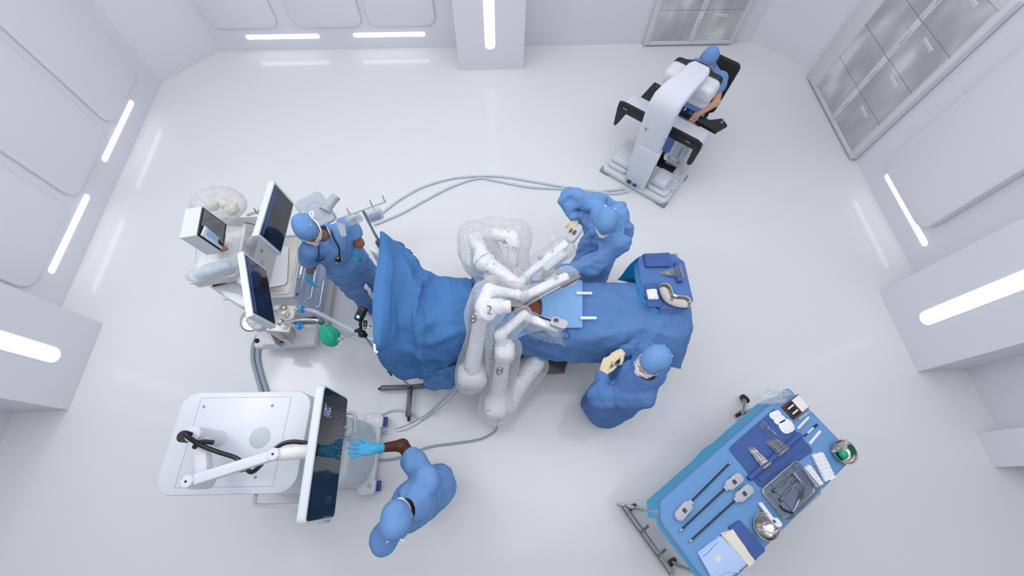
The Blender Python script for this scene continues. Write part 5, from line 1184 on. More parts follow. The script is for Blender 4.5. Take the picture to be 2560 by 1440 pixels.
def screen_drape():
    t=thing('screen_drape','tall deep blue drape tented from the screen bar down to the chest','drape',(-0.6,1.4,0.5))
    C_=[ # columns left to right, each top to bottom in (px,py,z)
     [(952,578,1.50),(946,640,1.53),(934,720,1.54),(931,800,1.53),(937,868,1.46),(955,912,1.20),(985,938,0.90)],
     [(960,582,1.51),(961,645,1.55),(954,720,1.56),(951,800,1.55),(950,872,1.47),(966,918,1.18),(992,944,0.86)],
     [(970,590,1.49),(976,655,1.52),(974,720,1.52),(972,800,1.50),(964,880,1.38),(982,928,1.06),(1006,950,0.78)],
     [(979,596,1.455),(986,659,1.47),(985,723,1.465),(983,802,1.44),(974,882,1.33),(990,929,1.02),(1013,951,0.76)],
     [(1000,608,1.38),(1012,670,1.36),(1018,735,1.34),(1022,810,1.30),(1008,882,1.18),(1015,930,0.92),(1028,952,0.72)],
     [(1040,660,1.28),(1056,695,1.25),(1068,745,1.26),(1072,812,1.25),(1055,878,1.10),(1050,926,0.86),(1056,950,0.68)],
     [(1086,687,1.18),(1100,708,1.21),(1112,752,1.27),(1112,812,1.26),(1098,868,1.10),(1092,915,0.86),(1094,944,0.68)],
     [(1135,693,1.13),(1142,712,1.18),(1146,755,1.25),(1144,806,1.24),(1136,852,1.12),(1132,900,0.88),(1134,928,0.68)],
     [(1178,692,1.12),(1180,712,1.165),(1176,755,1.21),(1172,804,1.21),(1168,846,1.12),(1164,885,0.90),(1160,906,0.70)]]
    rows=[[P(*C_[c][r]) for c in range(len(C_))] for r in range(7)]
    back=[p+Vector((0.0,0.05,-0.55)) for p in rows[0]]
    bk=[p+Vector((0.0,0.015,-0.2)) for p in rows[0]]
    G=spread([back,bk]+rows,10,9); G=ruffle(G,0.014,18,11,1.0,0.7,w0=0.0); G=ruffle(G,0.005,52,5,w0=0.0)
    G=crease(G,[([(1000,640),(1015,700),(1036,745),(1036,846)],0.085,40),([(1080,684),(1045,715),(1030,742)],0.05,26),([(1098,789),(1060,815),(1037,847)],0.035,22),([(1037,847),(1080,852),(1160,822)],0.05,22),([(1037,847),(1050,900),(1069,948)],0.06,24),([(1000,866),(1035,885),(1150,900)],0.03,16),([(1000,760),(1005,850)],-0.03,14),([(1110,900),(1120,945)],0.035,16),([(1100,700),(1170,720)],0.02,16),([(1090,740),(1165,752)],0.014,12),([(1060,770),(1075,845)],-0.025,18),([(1012,610),(1055,690)],0.03,14)]); sheet('sheet',G,M_draped,t)
    # outer side of the screen, hanging towards the anaesthetist
    r1=[]
    for k in range(6):
        f=k/5; r1.append([P(*q)+Vector((-0.03*f-0.008*math.sin(j*2.0)*f,0,-(q[2]-0.75)*f)) for j,q in enumerate([C_[0][i] for i in range(6)])])
    G2=spread(r1,10,6); G2=ruffle(G2,0.010,30,6); sheet('outer_side',G2,M_drape,t)
    lo=[[P(1055,935,0.80),P(1085,930,0.80),P(1120,920,0.80),P(1160,900,0.82)],[P(1060,962,0.60),P(1090,962,0.58),P(1125,955,0.58),P(1168,930,0.62)],[P(1068,977,0.46),P(1095,977,0.46),P(1130,972,0.46),P(1172,950,0.5)]]
    G3=spread(lo,8,8); G3=ruffle(G3,0.008,40,2); sheet('lower_panel',G3,M_drape,t)
    mb=MB(); mb.tube(bez([P(938,872,1.5),P(950,874,1.49),P(962,869,1.49),P(972,862,1.49)],4),0.006,6); mb.build('clip_band',M_navy,t)
    mb=MB(); mb.tube(bez([P(944,880,1.49),P(938,878,1.5),P(936,860,1.52)],4),0.010,8); mb.build('white_clip',M_tape,t)
screen_drape()
def screen_frame():
    t=thing('drape_stand','dark steel stand with a cross base carrying the screen drape','stand',P(1025,968,0))
    for a,b in (((952,970),(1026,968)),((1026,968),(1020,1042)),((1026,968),(1085,962))):
        A_,B_=P(a[0],a[1],0.085),P(b[0],b[1],0.085); d=(B_-A_); L=d.length; d.normalize(); mb=MB(); mb.box((A_+B_)/2,(L,0.05,0.03),axes=(d,ZV.cross(d),ZV),bev=0.006); lg=mb.build('leg',mat('gun metal','#5a5d61',0.4,metal=0.7),t)
        e=A_ if a!=(1026,968) else B_
        w=MB(); w.lathe(e-ZV*0.045-ZV.cross(d)*0.012,[(0.028,0),(0.04,0.004),(0.04,0.02),(0.028,0.024)],axis=ZV.cross(d),n=16); w.build('caster',M_black,lg)
    mb=MB(); p=P(1026,968,0.08); mb.tube([p,Vector((p.x,p.y,0.62))],0.014,10); mb.build('post',M_steel2,t)
screen_frame()
# ---------------------------------------------------------------- table-side robot arms under clear covers
M_arm=mat('robot arm white','#f1f3f7',0.35,spec=0.45)
M_bag=film('sterile clear cover','#ffffff',body=0.12,gloss=0.11,rough=0.14,bump=0.9,bscale=16)
M_bag2=film('loose clear sheet','#f6faff',body=0.12,gloss=0.10,rough=0.12,bump=1.0,bscale=22)
def axes_along(a,b,up=ZV):
    x=(Vector(b)-Vector(a)).normalized(); z=(Vector(up)-x*Vector(up).dot(x)).normalized(); return x,z.cross(x),z
def boxlink(a,b,w,h,rad=0.02):
    a,b=Vector(a),Vector(b); ax=axes_along(a,b); return rbx((a+b)/2,((b-a).length/2,w/2,h/2),rad,ax)
def dots(t,pts,r=0.006):
    for p in pts: mb=MB(); mb.ball(p,r,n=8); mb.build('marker_dot',M_ink,t)
def pad_btn(t,c,axx,w=0.075,h=0.045):
    mb=MB(); slab(mb,c,w,h,0.006,h*0.49,axx,0.002); b=mb.build('button_pad',mat('button pad dark','#262b36',0.3),t)
    for f in (-0.22,0.22): q=MB(); q.lathe(Vector(c)+axx[0]*w*f+axx[2]*0.006,[(0.008,0),(0.008,0.002)],axis=axx[2],n=10); q.build('button',M_inkw,b)
def facecam(p):
    n=(Vector((0,0,CAM_H))-Vector(p)).normalized(); return n
def num(t,s,p,xpx,size,off=0.0):
    """a printed numeral on the surface at p; xpx: a second pixel point giving the reading direction at the same height"""
    n=facecam(p); x=(Vector(xpx)-Vector(p)); x=(x-n*x.dot(n)).normalized(); y=n.cross(x); return text('numeral',s,Vector(p)+n*off,x,y,size,M_ink,t,0.002)
def plastic(name,f,h,t,m=None,amp=0.02,fr=15,seed=1): return sculpt(name,wrinkle(f,amp,fr,seed),h,m or M_bag,t)
# -- arm two
def arm_two():
    b=P(1181,938,0.80); t=thing('surgical_robot','white robot arm with a numeral 2 rising left of the belly','robot arm',(b.x,b.y,0.70))
    sculpt('base_joint',su(0.05,rbx(b,(0.13,0.10,0.10),0.06),rc(b+Vector((0.0,0.12,-0.04)),b,0.09,0.1)),0.012,M_arm,t)
    a0,a1=P(1181,920,0.90),P(1203,790,1.40); sculpt('lower_link',su(0.03,rc(a0,a1,0.072,0.056)),0.010,M_arm,t)
    e=P(1207,768,1.47); e1=e+Vector((0.155,0.0,0.0)); e2=e+Vector((0.245,-0.005,0)); sculpt('elbow',su(0.02,rc(e,e1-Vector((0.03,0,0)),0.062,0.064)),0.009,M_arm,t)
    dax=(Vector((0.62,-0.25,0.74))).normalized(); dc=P(1222,776,1.53); mb=MB(); mb.lathe(dc-dax*0.05,[(0.06,0),(0.078,0.008),(0.078,0.045),(0.07,0.05)],axis=dax,n=28); mb.build('elbow_disc',M_arm,t)
    mb=MB(); mb.lathe(e1-Vector((0.1,0,0)),[(0.052,0),(0.052,0.145),(0.042,0.16)],axis=(1,-0.03,0),n=24); mb.build('elbow_motor',M_offw,t)
    f1,f2=P(1222,724,1.50),P(1294,736,1.42); sculpt('upper_link',su(0.03,rc(e+Vector((0,0.02,0.02)),f1,0.05,0.045),rc(f1,f2,0.045,0.034)),0.009,M_arm,t)
    num(t,'2',P(1223,776,1.532),P(1237,777,1.525),0.095,0.006)
    c0,c1=P(1308,742,1.34),P(1422,690,1.50); sculpt('carriage',su(0.02,boxlink(c0,c1,0.075,0.06,0.02),rc(f2,c0,0.04,0.04)),0.008,M_arm,t)
    mb=MB(); mb.lathe(P(1390,694,1.495),[(0.018,0),(0.018,0.006)],axis=facecam(P(1390,694,1.495)),n=16); mb.build('sensor_window',M_grey,t)
    pad_btn(t,P(1183,797,1.452),( (P(1183,790,1.45)-P(1183,804,1.45)).normalized(), Vector((-1,0,0)), ZV))
    r0,r1=P(1286,779,1.27),P(1452,690,1.62); mb=MB(); mb.tube([r0,r0.lerp(r1,0.75)],0.0105,10); mb.build('guide_rod',M_steel,t)
    mb=MB(); mb.tube([r0.lerp(r1,0.72),r0.lerp(r1,0.76),r0.lerp(r1,0.96),r1],[0.014,0.018,0.016,0.010],10); mb.build('rod_handle',mat('taupe metal','#8f8a86',0.4,metal=0.6),t)
    mb=MB(); q=[P(1272,740,1.34),P(1290,738,1.34),P(1300,768,1.24),P(1288,780,1.22)]; mb.prism(q,ZV*0.03,0.006); mb.build('cannula_mount',mat('taupe plastic','#a39a90',0.4),t)
    mb=MB(); mb.lathe(P(1318,752,1.22),[(0.018,0),(0.022,0.02),(0.012,0.04)],n=14); mb.build('cannula_seal',M_steel2,t)
    dots(t,[P(1164,921,0.975),P(1171,926,0.975)],0.006)
    cv=su(0.08,rc(b,a0,0.15,0.125),rc(a0,a1,0.115,0.09),rc(a1,e+Vector((0.06,0,0.0)),0.09,0.10),rc(e,f1,0.09,0.075),rc(f1,f2,0.075,0.065),rc(f2,c0,0.065,0.07)); plastic('clear_cover',cv,0.016,t,seed=3)
    cv=su(0.05,boxlink(c0,c1,0.11,0.09,0.04),rc(c1,P(1424,693,1.48),0.05,0.055)); plastic('carriage_cover',cv,0.014,t,M_bag2,seed=6)
    crumple('cover_tail',[P(1396,690,1.44),P(1414,680,1.47),P(1418,712,1.36),P(1404,735,1.30)],0.03,M_bag2,t,seed=8,n=12)
arm_two()
# -- arm in front of the bed carrying the right-hand instrument
def arm_front():
    b=P(1240,1016,0.48); t=thing('surgical_robot','white robot arm lowest in the picture, bending up in front of the bed','robot arm',(b.x,b.y,0.36))
    sculpt('base_joint',su(0.05,rbx(b,(0.10,0.10,0.11),0.06),rc(b,P(1246,980,0.60),0.09,0.08)),0.011,M_arm,t)
    s0,s1,s2=P(1268,1005,0.46),P(1298,955,0.54),P(1338,908,0.62)
    sculpt('side_link',su(0.03,rc(s0,s1,0.105,0.09),rc(s1,s2,0.09,0.085)),0.011,M_arm,t)
    mb=MB()
    for k in range(5):
        c=s0.lerp(s1,0.1+0.22*k); x,y,z=basis(s1-s0); mb.tube([c+(x*math.cos(a)+y*math.sin(a))*(0.108-0.012*k*0.3) for a in [2*PI*j/22 for j in range(22)]],0.007,6,closed=True)
    mb.build('bellows_ring',M_arm,t)
    l0,l1=P(1245,985,0.58),P(1256,905,0.98); sculpt('lower_link',rc(l0,l1,0.078,0.062),0.010,M_arm,t)
    pad_btn(t,P(1249,927,1.0),((P(1250,918,1.0)-P(1248,936,1.0)).normalized(),Vector((-1,0,0)),ZV),0.075,0.062)
    j=P(1262,876,1.12); sculpt('middle_joint',su(0.05,rbx(j,(0.075,0.085,0.085),0.05),rc(l1,j,0.062,0.07)),0.010,M_arm,t)
    k1,k2=P(1250,838,1.25),P(1310,786,1.32); sculpt('upper_link',su(0.03,rc(j,k1,0.055,0.045),rc(k1,k2,0.042,0.036)),0.009,M_arm,t)
    c0,c1=P(1320,795,1.27),P(1400,822,1.34); sculpt('carriage',su(0.02,boxlink(c0,c1,0.07,0.06,0.02),rc(k2,c0,0.035,0.035)),0.008,M_arm,t)
    h=P(1397,808,1.43); ax=axes_along(c0,c1); mb=MB(); slab(mb,h-ZV*0.03,0.13,0.07,0.045,0.02,(ax[0],ax[1],ZV),0.01,3); hd=mb.build('instrument_head',M_tgrey,t)
    mb=MB(); mb.box(P(1390,800,1.448),(0.035,0.025,0.004),axes=(ax[0],ax[1],ZV)); mb.build('button',M_dark,hd)
    mb=MB(); mb.tube([P(1322,783,1.22),P(1376,801,1.40)],0.007,8); mb.build('instrument_shaft',M_black,t)
    for p in (P(1317,784,1.2),P(1322,790,1.2)): mb=MB(); mb.lathe(p,[(0.014,0),(0.017,0.015),(0.011,0.03)],n=12); mb.build('port_seal',M_steel2,t)
    mb=MB(); mb.tube(bez([P(1408,822,1.38),P(1420,832,1.36),P(1424,842,1.34),P(1416,848,1.33),P(1406,843,1.34)],4),0.004,6); mb.build('tether_cable',M_navy,t)
    dots(t,[P(1219,1026,0.585),P(1225,1026,0.585),P(1294,939,0.64),P(1300,940,0.64),P(1336,932,0.69)],0.006)
    cv=su(0.07,rc(b,l0,0.15,0.125),rc(l0,l1,0.115,0.10),rc(l1,j,0.11,0.125),rc(j,k1,0.11,0.085),rc(k1,k2,0.075,0.065)); plastic('clear_cover',cv,0.016,t,seed=12)
    cv=su(0.06,rc(s0,s1,0.135,0.12),rc(s1,s2,0.12,0.11)); plastic('side_cover',cv,0.016,t,seed=14)
    plastic('carriage_cover',boxlink(c0-Vector((0,0,0.02)),c1-Vector((0,0,0.02)),0.13,0.10,0.04),0.013,t,M_bag2,seed=15)
    crumple('cover_skirt',[P(1296,800,1.24),P(1405,830,1.30),P(1412,868,1.14),P(1320,842,1.13)],0.035,M_bag2,t,seed=18,n=18)
    cb=MB(); cb.tube(bez([P(1322,848,1.15),P(1330,858,1.15),P(1342,864,1.13),P(1358,848,1.17),P(1370,850,1.16),P(1366,862,1.14)],5),0.0035,6); cb.build('inner_cable',M_navy,t)
    return b
bF=arm_front()
# -- arm three, far side, held by the assistant
def arm_three():
    b=P(1205,690,0.75); t=thing('surgical_robot','white robot arm with a numeral 3 held by the person in the long gown','robot arm',(b.x,b.y,0.6))
    a0,a1=P(1196,660,0.90),P(1190,598,1.30); sculpt('lower_link',su(0.05,ell(b,(0.10,0.10,0.11)),rc(b,a0,0.08,0.072),rc(a0,a1,0.07,0.072)),0.011,M_arm,t)
    j=P(1210,652,1.34); sculpt('elbow',su(0.04,rc(a1,P(1200,622,1.34),0.068,0.06),ell(j,(0.095,0.09,0.085))),0.010,M_arm,t)
    x,y,z=basis(P(1225,672,1.34)-P(1200,640,1.34)); mb=MB(); mb.tube([j+(x*math.cos(a)+y*math.sin(a))*0.096 for a in [2*PI*k/26 for k in range(26)]],0.003,5,closed=True); mb.build('joint_seam',M_seam,t)
    k1=P(1296,712,1.30); sculpt('upper_link',su(0.03,rc(j,k1,0.070,0.05)),0.010,M_arm,t)
    lo=P(1232,690,1.22); sculpt('counterweight',ell(lo,(0.085,0.075,0.06)),0.011,M_offw,t)
    c0,c1=P(1312,694,1.26),P(1420,606,1.48); sculpt('carriage',su(0.02,boxlink(c0,c1,0.065,0.07,0.018),rc(k1,c0,0.04,0.04)),0.008,M_arm,t)
    sd=axes_along(c0,c1); q=c0.lerp(c1,0.62)-sd[1]*0.055; mb=MB(); mb.box(q,(0.22,0.07,0.05),axes=sd,bev=0.012); mb.build('drive_box',M_white2,t)
    hp,hq=P(1423,603,1.49),P(1448,570,1.53); ha=axes_along(hp,hq); mb=MB(); slab(mb,(hp+hq)/2-ha[2]*0.02,0.155,0.078,0.05,0.035,ha,0.012,3); hd=mb.build('instrument_head',M_tgrey,t)
    mb=MB(); slab(mb,P(1436,581,1.545),0.042,0.026,0.003,0.011,ha); mb.build('button',M_dark,hd)
    mb=MB(); slab(mb,P(1427,577,1.54),0.035,0.014,0.004,0.006,ha); mb.build('side_clip',M_black,hd)
    pad_btn(t,P(1350,644,1.40),axes_along(P(1345,649,1.4),P(1355,639,1.4)),0.05,0.026)
    num(t,'3',P(1387,632,1.44),P(1393,622,1.44),0.07)
    mb=MB(); q=[P(1306,692,1.28),P(1328,681,1.26),P(1333,690,1.24),P(1312,703,1.25)]; mb.prism(q,ZV*0.03,0.006); mb.build('cannula_mount',mat('taupe plastic','#a39a90',0.4),t)
    dots(t,[P(1184,622,1.40),P(1235,660,1.41),P(1219,677,1.40)],0.006)
    cv=su(0.10,rc(a0,a1,0.15,0.13),rc(a1,j,0.14,0.14),rc(j,k1,0.14,0.09),ell(lo,(0.13,0.12,0.10))); plastic('clear_cover',cv,0.017,t,seed=21)
    plastic('carriage_cover',su(0.05,boxlink(c0,c1,0.16,0.12,0.05),rc(c0,c0.lerp(c1,0.5)-sd[1]*0.05-ZV*0.04,0.06,0.08)),0.014,t,M_bag2,seed=23)
    crumple('cover_tail',[P(1385,585,1.46),P(1406,600,1.46),P(1380,622,1.40),P(1368,600,1.42)],0.03,M_bag2,t,seed=24,n=12)
    crumple('cover_fold',[P(1330,668,1.30),P(1382,640,1.34),P(1372,682,1.24),P(1338,700,1.2)],0.03,M_bag2,t,seed=25,n=12)
arm_three()
# -- arm four, behind
def arm_four():
    b=P(1262,690,0.80); t=thing('surgical_robot','white robot arm with a numeral 4 arching behind the bed in a clear bag','robot arm',(b.x,b.y,0.65))
    a1,a2,a3=P(1222,584,1.32),P(1282,592,1.42),P(1281,655,1.26); a0=P(1240,640,0.98)
    sculpt('lower_link',su(0.05,ell(b,(0.09,0.09,0.1)),rc(b,a0,0.07,0.06),rc(a0,a1,0.06,0.055)),0.011,M_arm,t)
    sculpt('upper_link',su(0.03,rc(a1,a2,0.055,0.052)),0.010,M_arm,t)
    sculpt('fore_link',su(0.03,rc(a2,P(1288,612,1.40),0.055,0.055),rc(P(1284,612,1.38),a3,0.052,0.048)),0.010,M_arm,t)
    x,y,z=basis(a3-a2); mb=MB(); mb.lathe(a3,[(0.05,0.0),(0.052,0.03),(0.04,0.045)],axis=a3-P(1284,612,1.38),n=22); mb.build('wrist_cap',M_grey,t)
    mb=MB(); dc=P(1266,604,1.40); mb.lathe(dc,[(0.05,-0.02),(0.052,0.01),(0.045,0.014)],axis=(-0.8,-0.2,0.6),n=22); mb.build('label_disc',M_arm,t)
    num(t,'4',P(1261,604,1.43),P(1258,610,1.44),0.07)
    dots(t,[P(1271,579,1.47),P(1282,619,1.44),P(1290,621,1.44)],0.006)
    cv=su(0.12,rc(a0,a1,0.14,0.12),rc(a1,a2,0.11,0.11),rc(a2,a3,0.13,0.12),rc(P(1255,640,1.2),P(1300,690,1.1),0.14,0.10)); plastic('clear_cover',cv,0.018,t,seed=31,amp=0.016)
arm_four()
# ---------------------------------------------------------------- anaesthesia workstation
def vpanel(TL,TR,BL,BR,zt):
    """an upright panel from pixel corners: TL/TR on its upper edge at zt; the lower edge straight below"""
    a,b=P(TL[0],TL[1],zt),P(TR[0],TR[1],zt); best=None
    for k in range(60):
        z=zt-0.05-k*0.01; c,d=P(BL[0],BL[1],z),P(BR[0],BR[1],z); e=(Vector((c.x-a.x,c.y-a.y))).length+(Vector((d.x-b.x,d.y-b.y))).length
        if best is None or e<best[0]: best=(e,z,c,d)
    _,z,c,d=best; return a,b,c,d,z
def quadslab(a,b,c,d,depth,bev=0.01):
    """panel a-b upper edge, c-d lower edge, thickened away from the viewer side"""
    n=(b-a).cross(c-a).normalized(); 
    if n.dot(Vector((0,0,CAM_H))-(a+d)/2)<0: n=-n
    mb=MB(); mb.prism([a,b,d,c],-n*depth,bev,2); return mb,n
M_aw=mat('machine white','#dfe1e4',0.4); M_ag=mat('machine grey','#b9babc',0.45); M_adr=mat('drawer blue grey','#bcc8dc',0.4); M_tray=mat('tray steel','#cfccc6',0.3,metal=0.35)
def grow(c,k,*pts): return [c+(p-c)*k for p in pts]
def monitor(label,parentthing,TL,TR,BL,BR,zt,seed,bright):
    a,b,c,d,z=vpanel(TL,TR,BL,BR,zt); m=(a+b+c+d)/4; A_,B_,C2,D_=grow(m,1.10,a,b,c,d)
    mb,n=quadslab(A_,B_,C2,D_,0.045,0.01); sh=mb.build('monitor',M_white,parentthing)
    mb=MB(); mb.prism([p+n*0.001 for p in (a,b,d,c)],n*0.003); sc=mb.build('screen',M_screen,sh,smooth=False)
    r=random.Random(seed); w,h=(b-a),(c-a); g=MB(); 
    for k in range(bright):
        u,v=r.uniform(0.06,0.9),r.uniform(0.08,0.9); p=a+w*u+h*v+n*0.0045; g.box(p,(0.012+0.03*r.random(),0.004+0.006*r.random(),0.001),axes=(w.normalized(),h.normalized(),n))
    for v in (0.12,0.30,0.48): 
        for k in range(22): p=a+w*(0.06+0.035*k)+h*(v+0.04*abs(math.sin(k*0.8))**6)+n*0.0045; g.box(p,(0.012,0.002,0.001),axes=(w.normalized(),h.normalized(),n))
    g.build('screen_print',mat('monitor traces','#34528f',0.4,emit=0.08,ecol='#4f7ad0'),sc,smooth=False)
    mb=MB(); mb.prism([p+n*0.0042 for p in (a+h*0.02+w*0.02,a+h*0.02+w*0.98,a+h*0.13+w*0.98,a+h*0.13+w*0.02)],n*0.0005); mb.build('header_bar',mat('display header','#29427c',0.35,emit=0.12,ecol='#35549a'),sc,smooth=False)
    return m,n
def workstation():
    t=thing('anaesthesia_machine','white anaesthesia cart with drawers, two dark screens and hoses, left of the bed','machine',(-2.2,2.0,0))
    x0,x1,y0,y1=-2.50,-1.92,1.69,2.36; zt=0.875
    mb=MB(); mb.box(((x0+x1)/2,(y0+y1)/2,0.49),(x1-x0,y1-y0,0.72),bev=0.015); mb.build('cabinet',M_aw,t)
    mb=MB(); mb.box(((x0+x1)/2+0.02,(y0+y1)/2,0.10),(x1-x0+0.12,y1-y0+0.06,0.08),bev=0.02); mb.build('base',M_ag,t)
    for xx in (x0+0.06,x1+0.02):
        for yy in (y0+0.03,y1-0.05): w=MB(); w.lathe((xx,yy-0.015,0.045),[(0.03,0),(0.045,0.005),(0.045,0.028),(0.03,0.033)],axis=(0,1,0),n=16); w.build('caster',M_black,t)
    wt=MB(); wt.box(((x0+x1)/2+0.01,(y0+y1)/2,zt-0.02),(x1-x0+0.06,y1-y0+0.03,0.03),bev=0.008); top=wt.build('worktop',M_aw,t)
    tr=MB(); tr.box(((x0+x1)/2+0.11,(y0+y1)/2-0.0,zt-0.003),(0.36,y1-y0-0.05,0.006),bev=0.002); tr.build('worktop_tray',M_tray,top)
    for yy in (y0+0.015,y1-0.02): r_=MB(); r_.box(((x0+x1)/2+0.10,yy,zt+0.004),(0.38,0.014,0.02),bev=0.004); r_.build('tray_lip',M_aw,top)
    r_=MB(); r_.box((x1+0.02,(y0+y1)/2,zt+0.004),(0.016,y1-y0-0.02,0.02),bev=0.004); r_.build('tray_lip',M_aw,top)
    for k,(za,zb) in enumerate(((0.62,0.82),(0.40,0.60),(0.17,0.38))):
        d=MB(); d.box((x1+0.006,(y0+y1)/2,(za+zb)/2),(0.02,y1-y0-0.03,zb-za),bev=0.006); dr=d.build('drawer',M_adr,t)
        h=MB(); h.tube([(x1+0.015,y0+0.12,zb-0.06),(x1+0.045,y0+0.12,zb-0.06),(x1+0.045,y1-0.25,zb-0.06),(x1+0.015,y1-0.25,zb-0.06)],0.006,8); h.build('handle',M_chrome,dr)
    lk=MB(); lk.lathe((x1+0.017,y0+0.06,0.76),[(0.014,0),(0.014,0.006)],axis=(1,0,0),n=14); lk.build('drawer_lock',M_navy,t)
    gr=MB(); gr.tube(bez([(x1+0.02,y0+0.18,zt-0.03),(x1+0.07,y0+0.18,zt-0.0),(x1+0.075,y0+0.24,zt+0.01),(x1+0.075,y1-0.06,zt+0.01),(x1+0.03,y1-0.03,zt-0.02)],5),0.013,8); gr.build('grab_rail',M_chrome,t)
    # middle control block and upper hood shelf
    cb=MB(); cb.box((-2.29,2.04,1.08),(0.36,0.50,0.40),bev=0.01); blk=cb.build('control_block',M_ag,t)
    pn=MB(); pn.box((-2.105,2.02,1.05),(0.012,0.46,0.30),bev=0.003); pan=pn.build('control_panel',mat('panel warm white','#d6d4d0',0.4),blk)
    for yy,zz,r in ((2.20,1.13,0.022),(2.12,1.13,0.025),(2.02,1.13,0.018)): q=MB(); q.lathe((-2.099,yy,zz),[(r,0),(r,0.002),(r-0.004,0.0025)],axis=(1,0,0),n=18); q.build('gauge',M_midgrey,pan)
    q=MB(); q.tube([(-2.09,1.93,1.12),(-2.07,1.93,1.12),(-2.07,1.85,1.12),(-2.09,1.85,1.12)],0.006,6); q.build('panel_handle',M_chrome,pan)
    hs0=[P(480,708,1.36),P(592,688,1.36),P(614,566,1.36),P(512,556,1.36)]
    sh=MB(); sh.prism(hs0,ZV*-0.10,0.02,3); shelf=sh.build('upper_shelf',M_aw,t)
    for i in (0,1): 
        a,b=hs0[i],hs0[i+1]; r_=MB(); r_.tube([a+ZV*0.012,b+ZV*0.012],0.016,10); r_.build('shelf_lip',M_aw,shelf)
    r_=MB(); r_.tube([P(492,598,1.40),P(486,655,1.37)],0.008,8); r_.build('rear_bar',M_aw,shelf)
    bd=MB(); bd.prism([P(x,y,1.22) for x,y in ((520,715),(600,700),(622,722),(632,772),(560,735))],ZV*-0.20,0.015); bd.build('lower_hood',M_aw,t)
    mt_=MB(); mt_.box(P(548,706,1.27),(0.10,0.05,0.012),rot=0.3); mt_.build('vent_slot',M_black,t)
    # screens
    monitor('',t,(687,461),(650,585),(732,511),(701,630),1.78,4,10)
    m2,n2=monitor('',t,(612,637),(634,782),(665,677),(687,810),1.72,9,8)
    m1=(P(687,461,1.78)+P(650,585,1.78))/2
    for m_ in (m1,m2): 
        ar=MB(); ar.tube([m_+Vector((-0.05,0,-0.12)),Vector((-2.10,m_.y*0.6+2.0*0.4,1.30)),Vector((-2.25,2.0,1.22))],[0.03,0.035,0.04],10); ar.build('screen_arm',M_aw,t)
    jl=MB(); jl.prism([P(x,y,1.30) for x,y in ((548,722),(600,735),(640,750),(640,772),(600,765),(560,740))],ZV*-0.06,0.015); jl.build('swing_arm',M_white,t)
    jb=MB(); jb.lathe(P(602,752,1.245),[(0.012,0),(0.012,0.02)],n=12); jb.build('arm_knob',M_dark,t)
    for a,b in (((602,760),(606,800)),): pass
    # breathing unit: plate, knobs, dome, canister
    pl=MB(); pz=0.98; pl.prism([P(x,y,pz) for x,y in ((622,815),(636,824),(722,830),(742,764),(688,760),(640,775),(612,800))],ZV*-0.035,0.008); plate=pl.build('breathing_plate',M_tray,t)
    for x,y,r,h in ((693,772,.024,.03),(710,769,.032,.015),(717,787,.030,.06),(702,806,.026,.03),(713,818,.026,.04)):
        q=MB(); q.lathe(P(x,y,pz),[(r,0),(r,h*0.6),(r*0.8,h*0.65),(r*0.75,h),(r*0.4,h+0.003)],n=20); q.build('knob',M_aw if h<0.05 else M_tray,plate)
    for x,y in ((709,768),(701,805)):
        q=MB(); c=P(x,y,pz+0.028); q.tube([c+Vector((0.024*math.cos(k),0.024*math.sin(k),0)) for k in [2*PI*j/20 for j in range(20)]],0.004,6,closed=True); q.build('knob_ring',M_dark,plate)
    dm=MB(); dm.lathe(P(632,800,pz-0.01),[(0.10,0),(0.10,0.02),(0.085,0.05),(0.05,0.075),(0.01,0.085)],n=30); dm.build('clear_dome',film('clear dome','#f2f3f2',body=0.12,gloss=0.15,rough=0.06,bump=0.0),t)
    rg=MB(); c=P(632,800,pz); rg.tube([c+Vector((0.102*math.cos(k),0.102*math.sin(k),0)) for k in [2*PI*j/30 for j in range(30)]],0.005,6,closed=True); rg.build('dome_ring',M_dark,t)
    ds=MB(); ds.lathe(P(652,815,pz),[(0.055,0),(0.055,0.02),(0.04,0.04)],n=24); ds.build('valve_disc',M_grey,t)
    cn=MB(); cn.lathe(P(722,838,0.60),[(0.06,0),(0.075,0.02),(0.08,0.30),(0.085,0.31),(0.085,0.33),(0.06,0.34)],n=26); cn.build('absorber_canister',M_tray,t)
    br=MB(); br.tube([P(700,838,0.72),P(730,862,0.62)],[0.02,0.025],10); br.build('canister_bracket',M_tray,t)
    bx=MB(); bx.prism([P(x,y,0.45) for x,y in ((642,832),(675,832),(690,860),(655,862))],ZV*-0.18,0.015); bxo=bx.build('power_box',M_aw,t)
    for x,y in ((642,852),(671,853)): q=MB(); q.ball(P(x,y,0.42),0.025,n=10); q.build('socket_knob',M_black,bxo)
    sp=MB(); sp.box((-2.22,1.53,0.18),(0.62,0.22,0.10),bev=0.02); sp.build('base_step',M_aw,t)
    sp=MB(); sp.box((-2.22,1.52,0.42),(0.10,0.10,0.42),bev=0.02); sp.build('unit_column',M_aw,t)
    # blue filters, hoses
    M_filt=mat('blue filter','#2f9ce0',0.3); M_hose=film('clear corrugated hose','#e6edf5',body=0.5,gloss=0.12,rough=0.2,bump=0.3)
    def filt(x,y,z,x2,y2):
        a,b=P(x,y,z),P(x2,y2,z); mb=MB(); mb.tube([a,a.lerp(b,.3),a.lerp(b,.31),a.lerp(b,.6),a.lerp(b,.62),b],[0.012,0.014,0.034,0.034,0.016,0.018],16); mb.build('filter',M_filt,t); s=MB(); s.tube([P(x-12,y,z),a],0.011,10); s.build('port',M_tray,t)
    filt(746,773,0.98,765,774); filt(739,814,0.98,760,816)
    def hose(pts):
        c=bez(pts,8); rr=[0.0165+0.0035*(k%2) for k in range(len(c))]; mb=MB(); mb.tube(c,rr,10); mb.build('breathing_hose',M_hose,t)
